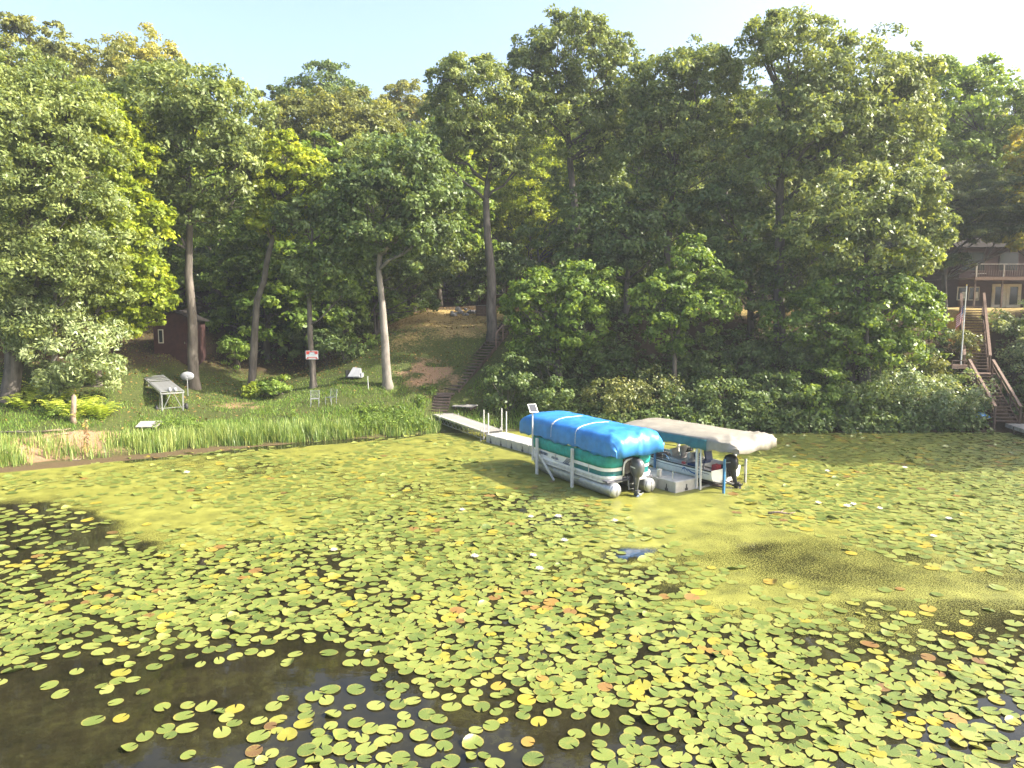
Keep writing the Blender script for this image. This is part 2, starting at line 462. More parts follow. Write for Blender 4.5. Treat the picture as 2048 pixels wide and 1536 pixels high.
# ------------------------------------------------------------------ how thick pads and duckweed lie on the lake (measured from the photo)
ROWS = [880, 920, 960, 1000, 1040, 1080, 1120, 1160, 1200, 1250, 1300, 1350, 1400, 1450, 1500, 1540]
PADS = """0 0 0 0 0 0 1 1 0 0 0 0 6 7 7 7 7
0 0 1 1 2 2 2 2 1 0 0 0 5 7 8 8 8
1 2 2 3 4 5 4 3 3 2 0 0 4 5 6 7 8
2 1 1 1 2 4 6 6 6 3 0 0 3 6 7 8 8
1 1 0 0 2 5 7 7 6 6 0 0 1 3 7 8 8
1 1 1 3 5 7 7 7 7 7 2 0 0 0 5 7 8
1 2 5 6 7 8 7 8 8 7 3 0 0 0 0 4 7
7 6 7 7 8 7 7 8 8 8 6 2 0 0 0 0 1
7 5 8 8 8 7 8 8 7 7 7 4 1 1 1 0 0
7 6 8 8 8 6 8 9 9 8 8 8 6 2 1 1 2
7 6 2 2 2 3 8 9 9 8 9 9 8 6 3 3 5
2 3 1 0 0 2 4 8 8 9 9 9 8 8 7 7 6
0 0 1 0 0 2 2 2 6 8 8 9 9 9 8 8 6
0 0 1 2 2 2 2 1 1 1 1 6 8 9 9 8 6
0 0 1 1 2 3 2 2 1 0 4 9 9 9 9 9 9
0 0 0 1 2 3 3 2 1 0 7 9 9 9 9 9 9"""
WEED = """7 7 7 7 7 7 8 9 9 9 9 8 7 6 6 5 5
9 8 7 6 6 8 9 9 9 9 9 9 8 6 5 5 5
7 7 7 7 6 6 6 6 7 8 9 9 9 8 6 5 5
5 6 9 9 8 6 5 5 5 6 9 9 9 8 6 5 5
0 0 6 9 9 6 4 4 5 5 9 6 6 7 6 5 5
0 1 5 7 6 5 4 5 5 6 8 5 5 5 5 5 3
1 2 2 3 3 3 4 4 4 4 6 5 4 4 4 5 4
1 1 2 2 2 2 3 3 3 4 5 6 5 4 4 4 4
0 0 1 1 1 2 2 3 3 4 4 6 6 6 5 5 5
0 0 0 1 1 2 2 2 2 3 3 4 5 5 5 5 4
0 0 0 0 0 1 1 1 1 2 2 2 3 3 4 4 3
0 0 0 0 0 0 1 1 1 1 1 1 1 2 2 2 2
0 0 0 0 0 0 0 0 0 1 1 1 1 1 1 1 1
0 0 0 0 0 0 0 0 0 0 0 0 1 1 1 1 1
0 0 0 0 0 0 0 0 0 0 0 0 1 1 1 1 1
0 0 0 0 0 0 0 0 0 0 0 0 0 0 0 0 0"""
PADS = np.array([[float(k) for k in r.split()] for r in PADS.split('\n')]) / 9
WEED = np.array([[float(k) for k in r.split()] for r in WEED.split('\n')]) / 9
def lake_map(tab, x, y):
    x = np.asarray(x, float); y = np.asarray(y, float)
    px, py = to_px(x, y)
    fr = np.interp(py, ROWS, np.arange(len(ROWS))); fc = np.clip(px / 128, 0, 16)
    r0 = np.minimum(fr.astype(int), len(ROWS) - 2); c0 = np.minimum(fc.astype(int), 15)
    a, b = fr - r0, fc - c0
    return (tab[r0, c0] * (1 - b) + tab[r0, c0 + 1] * b) * (1 - a) + (tab[r0 + 1, c0] * (1 - b) + tab[r0 + 1, c0 + 1] * b) * a

# duckweed: a thin floating film, a sheet 4 mm above the water, only where it grows
dx = np.arange(-46, 46.01, .25); dy = np.arange(9, 44.01, .25)
DX, DY = np.meshgrid(dx, dy)
cover = lake_map(WEED, DX, DY)
for px, py, rx, ry, k in ((1262, 1106, 52, 14, .5), (1515, 1096, 30, 8, .15)):
    qx, qy = to_px(DX, DY)
    cover = cover - k * np.exp(-((qx - px) / rx) ** 2 - ((qy - py) / ry) ** 2)
edge = shore_d(DX, DY)
blotch = (vnoise(DX * .5, DY * .9, 11) - .5) * .5 + (vnoise(DX * 1.6, DY * 2.2, 12) - .5) * .35
cover = cover + .10 * ((qx > 1380) & (qy > 1020) & (qy < 1200) & (cover > .25))
cover = np.where(cover < .86, np.clip(cover * 1.12 - .15, 0, 1), cover)
mid = np.clip(1.3 * np.minimum(cover, 1 - cover) + .05, 0, .6)
cover = np.clip(cover + blotch * mid * np.where(qx > 1380, .55, 1.5), 0, 1)
cover[edge > -.1 - 1.5 * sm((DX + 20) / 2) * sm((-4.5 - DX) / 2) * (.5 + vnoise(DX * .4, DX * 0, 4))] = 0
nx, ny = len(dx), len(dy)
ii = (np.arange(ny - 1)[:, None] * nx + np.arange(nx - 1)[None, :]).ravel()
keep = np.maximum.reduce([cover.ravel()[ii], cover.ravel()[ii + 1], cover.ravel()[ii + nx], cover.ravel()[ii + nx + 1]]) > .03
ii = ii[keep]
dv = np.stack([DX.ravel(), DY.ravel(), np.full(DX.size, .004)], 1)
t = NT('duckweed_film')
ps = t.pos()
cov = t.attr('cover')
f1 = t.noise(17, 5, .75, t.scale(ps, (1, 1.5, 1)), .3); f2 = t.noise(30, 4, .85, ps)
th = t.math('ADD', t.math('MULTIPLY', f1, .3), t.math('MULTIPLY', f2, .7))
th = t.math('MULTIPLY', t.math('SUBTRACT', th, .30), 2.5)
alpha = t.math('MULTIPLY', t.math('SUBTRACT', t.math('MULTIPLY', cov, 1.12), th), 8.0, True)
nc = t.noise(1.1, 5, .65, ps)
c = t.ramp(nc, [(.32, (.105, .110, .020)), (.5, (.188, .190, .033)), (.68, (.27, .272, .056))])
c = t.mix(t.ramp(f2, [(.35, (0, 0, 0)), (.7, (.55, .55, .55))]), c, (.115, .125, .024))
p = t.bsdf(Base__Color=c, Roughness=.5, Normal=t.bump(f2, .5, .01))
p.inputs['Specular IOR Level'].default_value = .45
tr = t.n('ShaderNodeBsdfTransparent')
ms = t.n('ShaderNodeMixShader', i0=alpha, i1=tr.outputs[0], i2=p.outputs[0])
M['duckweed'] = t.done(ms.outputs[0])
dme = np_mesh('duckweed', dv, np.stack([ii, ii + 1, ii + nx + 1, ii + nx], 1), [M['duckweed']])
a_ = dme.attributes.new('cover', 'FLOAT', 'POINT'); a_.data.foreach_set('value', cover.ravel().astype(np.float32))
tag(link(bpy.data.objects.new('duckweed', dme)), kind='stuff')

# ------------------------------------------------------------------ lily pads
def pad_mat(name, stops, rnd):
    t = NT(name)
    tint = t.n('ShaderNodeObjectInfo').outputs['Random'] if rnd else t.attr('tint')
    base = t.ramp(tint, stops)
    uv = t.n('ShaderNodeUVMap').outputs[0]
    sp = t.n('ShaderNodeSeparateXYZ', Vector=uv)
    u, v = sp.outputs[0], sp.outputs[1]
    r = t.math('SQRT', t.math('ADD', t.math('MULTIPLY', u, u), t.math('MULTIPLY', v, v)))
    ang = t.math('ARCTAN2', v, u)
    vein = t.math('POWER', t.math('ABSOLUTE', t.math('COSINE', t.math('MULTIPLY', ang, 7.0))), 26.0)
    n1 = t.noise(5.5, 4, .65, t.pos()); n2 = t.noise(30, 4, .7, t.pos())
    c = t.mix(t.math('MULTIPLY', vein, .35), base, (.27, .30, .10))
    c = t.mix(t.ramp(n1, [(.56, (0, 0, 0)), (.72, (.45, .45, .45))]), c, (.25, .225, .045))
    c = t.mix(t.ramp(n2, [(.66, (0, 0, 0)), (.74, (.7, .7, .7))]), c, (.10, .075, .02))
    rim = t.ramp(t.math('ADD', r, t.math('MULTIPLY', t.math('SUBTRACT', n1, .5), .25)), [(.88, (0, 0, 0)), (1.0, (.65, .65, .65))])
    c = t.mix(rim, c, (.30, .24, .06))
    p = t.bsdf(Base__Color=c, Roughness=.36, Normal=t.bump(t.math('ADD', vein, n1), .25, .01))
    p.inputs['Specular IOR Level'].default_value = .6
    trl = t.n('ShaderNodeBsdfTranslucent', Color=c)
    ms = t.n('ShaderNodeMixShader', i0=.12, i1=p.outputs[0], i2=trl.outputs[0])
    return t.done(ms.outputs[0])
G3 = [(.0, (.085, .125, .026)), (.5, (.160, .200, .040)), (1.0, (.235, .258, .064))]
M['pad_green'] = pad_mat('pad_green', G3, True)
M['pad_yellow'] = pad_mat('pad_yellow', [(.0, (.22, .215, .03)), (1.0, (.38, .28, .03))], True)
M['pad_brown'] = pad_mat('pad_brown', [(.0, (.115, .060, .025)), (.6, (.20, .10, .035)), (1.0, (.30, .16, .04))], True)
M['pad_mass'] = pad_mat('pad_mixed', [(.0, (.085, .125, .026)), (.40, (.160, .200, .040)), (.76, (.235, .258, .064)), (.84, (.22, .22, .035)), (.92, (.36, .28, .03)), (.95, (.25, .135, .04)), (1.0, (.12, .062, .026))], False)

NR = 16
def pad_template(rs, curl=0.0, notch=.16):
    """round leaf with a V-shaped notch, a gently wavy raised rim; two rings"""
    ph = rs.uniform(0, 6.28); ang = np.linspace(notch, 2 * math.pi - notch, NR)
    oval = 1 + .09 * np.cos(ang * 2 + ph)
    wav = .014 * np.sin(ang * 3 + ph) + .008 * np.sin(ang * 7 + ph * 2)
    r1 = np.stack([np.cos(ang) * .60 * oval, np.sin(ang) * .60 * oval, .006 + wav * .4], 1)
    up = .022 + wav + curl * np.clip(np.cos(ang - ph), 0, 1) ** 2 * 1.0
    r2 = np.stack([np.cos(ang) * oval * (1 - .25 * curl * np.clip(np.cos(ang - ph), 0, 1)), np.sin(ang) * oval, up], 1)
    v = np.concatenate([[[.10, 0, 0]], r1, r2])
    f = [(0, 1 + i, 2 + i, 0) for i in range(NR - 1)]
    q = [(1 + i, 1 + NR + i, 2 + NR + i, 2 + i) for i in range(NR - 1)]
    return v, f, q
rs = np.random.RandomState(11)
TEMPL = [pad_template(rs) for _ in range(5)] + [pad_template(rs, .42), pad_template(rs, .16)]
def pad_geo(ti):
    v, f, q = TEMPL[ti]
    tri = np.array([(a, b, c) for a, b, c, _ in f])
    # the inner fan as thin quads: add the midpoints so that every face has four corners
    vv = list(v); qs = []
    for a, b, c in tri:
        m = (np.array(vv[a]) + np.array(vv[b])) / 2; vv.append(m); qs.append((a, len(vv) - 1, b, c))
    return np.array(vv), np.array(qs + list(q))
PG = [pad_geo(i) for i in range(len(TEMPL))]

N = 150000
cy = np.sqrt(rs.uniform(10.2 ** 2, 42 ** 2, N)); cx = rs.uniform(-.80, .80, N) * cy
dens = lake_map(PADS, cx, cy)
dens = dens + (vnoise(cx * .55, cy * .75, 21) - .5) * 1.0 * np.clip(dens * 2.2, 0, 1) * np.clip(1.35 - dens, .25, 1)
big = rs.uniform(0, 1, N)
dia = .21 + .19 * big ** .8 + .05 * (vnoise(cx * .3, cy * .3, 22) - .5)
dia = dia * np.interp(cy, [10, 13, 17, 24, 30], [.92, .96, 1.06, 1.12, 1.10])
ok = (rs.uniform(0, 1, N) < np.clip(dens, 0, 1) ** 1.4) & (shore_d(cx, cy) < -.3)
ux, uy = math.cos(R(31)), math.sin(R(31))
def keep_off(x, y):
    # the boats, lifts and docks stand here
    out = np.zeros(len(x), bool)
    for (ox, oy, a, x0, x1, y0, y1) in ((4.75, 27.2, 31, -1.5, 1.5, -.8, 6.6), (8.8, 28.6, 37, -1.4, 1.5, -.6, 5.6), (6.9, 27.9, 35.8, -1.0, 1.0, -.5, 15)):
        c_, s_ = math.cos(R(a)), math.sin(R(a))
        lx = (x - ox) * c_ + (y - oy) * s_; ly = -(x - ox) * s_ + (y - oy) * c_
        out |= (lx > x0) & (lx < x1) & (ly > y0) & (ly < y1)
    return out
ok &= ~keep_off(cx, cy)
cx, cy, dia, dens = cx[ok], cy[ok], dia[ok], dens[ok]
grid_, acc = {}, []
for i in range(len(cx)):
    k = (int(cx[i] * 2.5), int(cy[i] * 2.5)); good = True
    f = .33 if dens[i] > .7 else .41
    for a in (-1, 0, 1):
        for b in (-1, 0, 1):
            for j in grid_.get((k[0] + a, k[1] + b), ()):
                if (cx[i] - cx[j]) ** 2 + (cy[i] - cy[j]) ** 2 < (f * (dia[i] + dia[j])) ** 2 * 1.0:
                    good = False; break
            if not good: break
        if not good: break
    if good:
        grid_.setdefault(k, []).append(i); acc.append(i)
acc = np.array(acc)
cx, cy, dia = cx[acc], cy[acc], dia[acc]
n_p = len(cx)
patch = vnoise(cx * .7, cy * .7, 31)
tint = np.clip(rs.uniform(0, .76, n_p), 0, 1)
old = rs.uniform(0, 1, n_p) + (patch - .5) * .55
tint = np.where(old > .93, rs.uniform(.80, .93, n_p), tint)
tint = np.where(old > 1.09, rs.uniform(.93, 1.0, n_p), tint)
rot = rs.uniform(0, 6.283, n_p); rot = np.where(rs.uniform(0, 1, n_p) < .5, rs.normal(.6, .7, n_p), rot)
tilt = np.abs(rs.normal(0, .035, n_p)) * np.where(rs.uniform(0, 1, n_p) < .15, 3.2, 1); tdir = rs.uniform(0, 6.283, n_p)
which = np.where(rs.uniform(0, 1, n_p) < .15, 5 + (rs.uniform(0, 1, n_p) < .5), rs.randint(0, 5, n_p)).astype(int)
zz = .010 + rs.uniform(0, .016, n_p)
PXs, PYs = to_px(cx, cy)
inside = (PXs > 8) & (PXs < 2040) & (PYs < 1528)
size_px = dia / cy * inside
near = np.argsort(-size_px)[:296]
is_near = np.zeros(n_p, bool); is_near[near] = True
pad_meshes = {}
def pad_where(i):
    x, y = PXs[i], PYs[i]
    d = np.hypot(cx - cx[i], cy - cy[i]); n_close = int(((d < .75) & (d > 0)).sum())
    return x, y, n_close
for i in near:
    kind = 'brown' if tint[i] >= .93 else ('yellow' if tint[i] >= .79 else 'green')
    key = (int(which[i]), kind)
    if key not in pad_meshes:
        v, q = PG[key[0]]
        pad_meshes[key] = np_mesh('lily_pad', v, q, [M['pad_' + kind]], smooth=True, uv=v[:, :2])
    o = bpy.data.objects.new('lily_pad', pad_meshes[key]); link(o)
    o.location = (cx[i], cy[i], zz[i])
    o.rotation_mode = 'QUATERNION'
    ax = Vector((math.cos(tdir[i]), math.sin(tdir[i]), 0))
    o.rotation_quaternion = Matrix.Rotation(tilt[i], 3, ax).to_quaternion() @ Matrix.Rotation(rot[i], 3, 'Z').to_quaternion()
    o.scale = (dia[i] / 2,) * 3
    x, y, nc_ = pad_where(i)
    colr = {'green': 'green', 'yellow': 'yellowing', 'brown': 'rusty brown'}[kind]
    shape = ' with curled rim' if key[0] >= 5 else ''
    if nc_ <= 2: place = 'nearly alone on open water'
    elif nc_ <= 5: place = 'in a loose cluster'
    else: place = 'crowded among touching pads'
    third = ('far left', 'left of middle', 'middle', 'right of middle', 'far right')[min(4, int(x / 410))]
    low = 'bottom edge' if y > 1450 else ('lower part' if y > 1340 else 'mid lake')
    lab = f'{colr} lily pad{shape} {place}, {low}, {third}'
    tag(o, lab, 'lily pad', lab.replace('lily pad', 'lily pads', 1))
Vs, Qs, Ts, Us = [], [], [], []; base = 0
for ti in range(len(TEMPL)):
    sel = np.where((which == ti) & ~is_near)[0]
    v, q = PG[ti]
    m = len(sel)
    if not m: continue
    s_ = dia[sel] / 2; c_, sn = np.cos(rot[sel]), np.sin(rot[sel])
    x = (v[None, :, 0] * c_[:, None] - v[None, :, 1] * sn[:, None]) * s_[:, None]
    y = (v[None, :, 0] * sn[:, None] + v[None, :, 1] * c_[:, None]) * s_[:, None]
    z = v[None, :, 2] * s_[:, None] + x * (np.sin(tilt[sel]) * np.cos(tdir[sel]))[:, None] + y * (np.sin(tilt[sel]) * np.sin(tdir[sel]))[:, None]
    P_ = np.stack([x + cx[sel][:, None], y + cy[sel][:, None], z + zz[sel][:, None]], 2).reshape(-1, 3)
    Vs.append(P_); Us.append(np.tile(v[:, :2], (m, 1)))
    Qs.append((q[None] + (np.arange(m) * len(v))[:, None, None]).reshape(-1, 4) + base); base += len(P_)
    Ts.append(np.repeat(tint[sel], len(q)))
me = np_mesh('lily_pads', np.concatenate(Vs), np.concatenate(Qs), [M['pad_mass']], np.concatenate(Ts), True, np.concatenate(Us))
tag(link(bpy.data.objects.new('lily_pads', me)), kind='stuff')
print('pads', n_p)

# white water lilies
def lily():
    b = MB(); rr = random.Random(5)
    for ring, (n, L, up, r0) in enumerate(((8, .085, .35, .015), (7, .07, .8, .012), (5, .05, 1.2, .008))):
        for k in range(n):
            a = 2 * math.pi * (k + .5 * ring) / n
            d = Vector((math.cos(a), math.sin(a), 0)); s = Vector((-d.y, d.x, 0))
            u = d * math.cos(up) + Vector((0, 0, 1)) * math.sin(up)
            p0 = d * r0 + Vector((0, 0, .012)); p1 = p0 + u * L * .55; p2 = p0 + u * L + d * -.006
            b.add([p0 - s * .008, p0 + s * .008, p1 + s * .019, p1 - s * .019, p2], [(0, 1, 2, 3), (3, 2, 4)])
    return b.mesh('petals', M['petal'])
lily_me = lily()
st = MB(); st.lathe((0, 0, .012), [(.016, 0), (.022, .02), (.012, .035)], 8); st_me = st.mesh('stamens', M['stamen'])
LIL = [(1062, 1037), (1067, 1115), (1080, 1142), (950, 1117), (1129, 1085), (925, 1023), (1117, 1037), (1637, 1009), (1695, 1016), (1707, 1012),
       (1867, 1076), (1898, 1041), (668, 1104), (374, 948), (1810, 938), (1655, 945), (1760, 1020), (1230, 1045)]
for k, (px, py) in enumerate(LIL):
    g = on_z(px, py)
    lab = 'small white water lily bloom open among green pads'
    if k in (7,): lab = 'white water lily bloom standing out left of the upturned pale pads'
    o = thing('water_lily', lab, 'flower', (g.x, g.y, .03), random.uniform(0, 6), 'white water lilies in bloom')
    s_ = 1.35 + .5 * random.random()
    o.scale = (s_,) * 3
    link(bpy.data.objects.new('petals', lily_me), o); link(bpy.data.objects.new('stamens', st_me), o)

# ------------------------------------------------------------------ foliage and trunks
def unit(a):
    return a / np.maximum(np.linalg.norm(a, axis=-1, keepdims=True), 1e-9)
def leaf_quads(rs, cen, cr, out, per, L, W, droop=.35, flat=.7, spread=.55):
    n = len(cen); m = n * per
    c = np.repeat(cen, per, 0); r = np.repeat(cr, per)[:, None]; o = np.repeat(out, per, 0)
    d = unit(unit(rs.normal(size=(m, 3))) + o * .55 + np.array([0, 0, .30]))
    pos = c + d * r * np.sqrt(rs.uniform(.12, 1.25, (m, 1))) * np.array([1, 1, flat])
    nr = unit(d * .55 + o * .25 + np.array([0, 0, .45]) + rs.normal(size=(m, 3)) * spread)
    tg_ = unit(np.cross(nr, rs.normal(size=(m, 3)))); tg_ = unit(tg_ + np.array([0, 0, -droop]))
    bt = unit(np.cross(nr, tg_)); nr = np.cross(tg_, bt)
    s = rs.uniform(.65, 1.3, (m, 1))
    l, w = tg_ * (L / 2) * s, bt * (W / 2) * s
    lift = nr * (W * .16) * s
    V = np.stack([pos - l, pos + w + lift - l * .1, pos + l, pos - w + lift - l * .1], 1).reshape(-1, 3)
    Q = np.arange(4 * m).reshape(m, 4)
    tint = np.clip(np.repeat(rs.normal(.5, .16, n), per) + rs.normal(0, .16, m), 0, 1)
    return V, Q, tint
def lobe_clusters(rs, lobes, dens, back=.32, view=None):
    """cluster centres on the shells of ellipsoid lobes; crown sides that face away from the lake are thinner"""
    C, Rr, O = [], [], []
    for lx, ly, lz, rx, ry, rz in lobes:
        area = 4 * math.pi * ((rx * ry) ** 1.6 / 3 + (rx * rz) ** 1.6 / 3 + (ry * rz) ** 1.6 / 3) ** (1 / 1.6)
        n = max(6, int(area * dens))
        d = unit(rs.normal(size=(n * 3, 3)))
        keep = (rs.uniform(size=n * 3) < np.where(d[:, 2] < -.35, .45, 1.0))
        if view is not None:
            keep &= (rs.uniform(size=n * 3) < np.where(d @ view < -.25, back, 1.0))
        d = d[keep][:n]
        k = np.where(rs.uniform(size=len(d)) < .22, rs.uniform(.3, .8, len(d)), np.where(rs.uniform(size=len(d)) < .10, rs.uniform(1.04, 1.22, len(d)), rs.uniform(.80, 1.04, len(d))))[:, None]
        C.append(np.array([lx, ly, lz]) + d * k * np.array([rx, ry, rz]))
        O.append(unit(d / np.array([rx, ry, rz])))
        Rr.append(rs.uniform(.42, .88, len(d)) * min(1.0, .45 + .25 * min(rx, rz)))
    return np.concatenate(C), np.concatenate(Rr), np.concatenate(O)
SPEC = {  # leaf material, leaf length, width, droop, leaves per cluster, clusters per m2, flatten
    'oak': ('leaf_oak', .30, .145, .55, 64, .79, .72), 'silver': ('leaf_silver', .30, .10, .6, 66, .95, .8),
    'green': ('leaf_green', .30, .19, .35, 54, .78, .62), 'dark': ('leaf_dark', .29, .17, .4, 56, .80, .68),
    'lime': ('leaf_lime', .27, .18, .35, 58, .95, .6), 'olive': ('leaf_olive', .30, .17, .4, 56, .8, .65),
    'amber': ('leaf_amber', .30, .18, .4, 52, .8, .65), 'pine': ('leaf_pine', .42, .05, .12, 92, 1.3, .35),
    'pale': ('leaf_pale', .22, .13, .3, 56, 1.25, .75), 'yellowish': ('leaf_yellowish', .24, .12, .4, 56, 1.2, .75)}
VIEW = np.array([.15, -.95, .25]); VIEW = VIEW / np.linalg.norm(VIEW)
n_leaf = 0
def crown_mesh(rs, lobes, sp, dens=1.0, per=1.0, size=1.0, view=VIEW):
    global n_leaf
    mt, L, W, dr, pc, dn, fl = SPEC[sp]
    C, Rr, O = lobe_clusters(rs, lobes, dn * dens, view=view)
    V, Q, ti = leaf_quads(rs, C, Rr, O, max(8, int(pc * per)), L * size, W * size, dr, fl)
    n_leaf += len(Q)
    return np_mesh('crown', V, Q, [M[mt]], ti), C
def wob(rs, a, b, n, k):
    a, b = np.array(a, float), np.array(b, float)
    L = np.linalg.norm(b - a)
    pts = [a + (b - a) * t + (rs.normal(size=3) * k * L * math.sin(math.pi * t)) for t in np.linspace(0, 1, n)]
    return pts
def trunk_mesh(rs, tp, tr, lobes, clusters, mt, n_twig=5, limb_k=.30):
    b = MB()
    tp = [np.array(p, float) for p in tp]
    # flare at the foot
    p0, p1 = tp[0], tp[1]
    foot = p0 + (p1 - p0) * min(.12, .7 / max(.8, np.linalg.norm(p1 - p0)))
    pts = [p0 - np.array([0, 0, .4]), p0, foot] + tp[1:]
    n = len(pts)
    rad = [tr * 1.5, tr * 1.35, tr * 1.02] + [tr * (1 - .62 * (i + 1) / max(1, len(tp) - 1)) for i in range(len(tp) - 1)]
    fine_p, fine_r = [], []
    for i in range(n - 1):
        k = 1 if i < 2 else 3
        for j in range(k):
            t = j / k
            fine_p.append(pts[i] * (1 - t) + pts[i + 1] * t + (rs.normal(size=3) * .05 if j else 0)); fine_r.append(rad[i] * (1 - t) + rad[i + 1] * t)
    fine_p.append(pts[-1]); fine_r.append(rad[-1])
    b.tube(fine_p, fine_r, 9)
    top = tp[-1]
    for lx, ly, lz, rx, ry, rz in lobes:
        c = np.array([lx, ly, lz])
        # a limb leaves the trunk below the lobe's centre
        best, bj = 1e9, len(fine_p) - 1
        for j in range(3, len(fine_p)):
            p = fine_p[j]
            h = np.hypot(*(c - p)[:2]); want = c[2] - .7 * h
            s = abs(p[2] - want) + .25 * h
            if s < best: best, bj = s, j
        a = fine_p[bj]; r = min(fine_r[bj] * .62, tr * limb_k)
        lp = wob(rs, a, c, 5, .05)
        b.tube(lp, [r, r * .85, r * .7, r * .55, r * .4], 6)
        dd = np.linalg.norm((clusters - c) / np.array([rx, ry, rz]), axis=1)
        idx = np.where(dd < 1.1)[0]
        if len(idx):
            for k in rs.choice(idx, min(n_twig, len(idx)), False):
                s = lp[rs.randint(2, 5)]
                b.tube(wob(rs, s, clusters[k], 4, .06), [r * .4, r * .3, r * .2, r * .1], 4, False)
    return b.mesh('trunk', mt, True)
def tree(name, label, cat, sp, trunk_px, w_px, lobes_px, D=None, seed=0, bark='bark', dens=1.0, per=1.0, size=1.0, group=None, twigs=5, depth=.95):
    """trunk_px: pixel polyline from the foot up; lobes in pixels (x, y, rx, ry[, metres farther]); all measured at distance D"""
    rs = np.random.RandomState(seed)
    bx, by = trunk_px[0]
    if D is None:
        g = T(bx, by); D = g.y
    else:
        q = at(bx, by, D); g = Vector((q.x, D, float(terr(q.x, D))))
    k = D / F_PX
    lob = []
    for l in lobes_px:
        p = at(l[0], l[1], D + (l[4] if len(l) > 4 else 0))
        lob.append((p.x - g.x, p.y - g.y, p.z - g.z, l[2] * k * 1.04, max(l[2], l[3]) * k * depth, l[3] * k * 1.04))
        if sp != 'pine':
            for _ in range(2):
                dq = unit(rs.normal(size=3) * np.array([1, .8, .8]) + np.array([0, -.3, -.1]))
                f = rs.uniform(.28, .48)
                lob.append((lob[-1][0] * 0 + p.x - g.x + dq[0] * l[2] * k * .95, p.y - g.y + dq[1] * l[2] * k * .8, p.z - g.z + dq[2] * l[3] * k * .95 * (.8 if dq[2] > 0 else 1.2), l[2] * k * f, l[2] * k * f, l[3] * k * f * .8))
    tp = [Vector((0, 0, 0))] + [at(x, y, D) - g for x, y in trunk_px[1:]]
    cm, C = crown_mesh(rs, lob, sp, dens, per, size)
    o = thing(name, label, cat, g, 0, group)
    link(bpy.data.objects.new('trunk', trunk_mesh(rs, tp, w_px * k / 2, lob, C, M[bark], twigs)), o)
    link(bpy.data.objects.new('crown', cm), o)
    return o

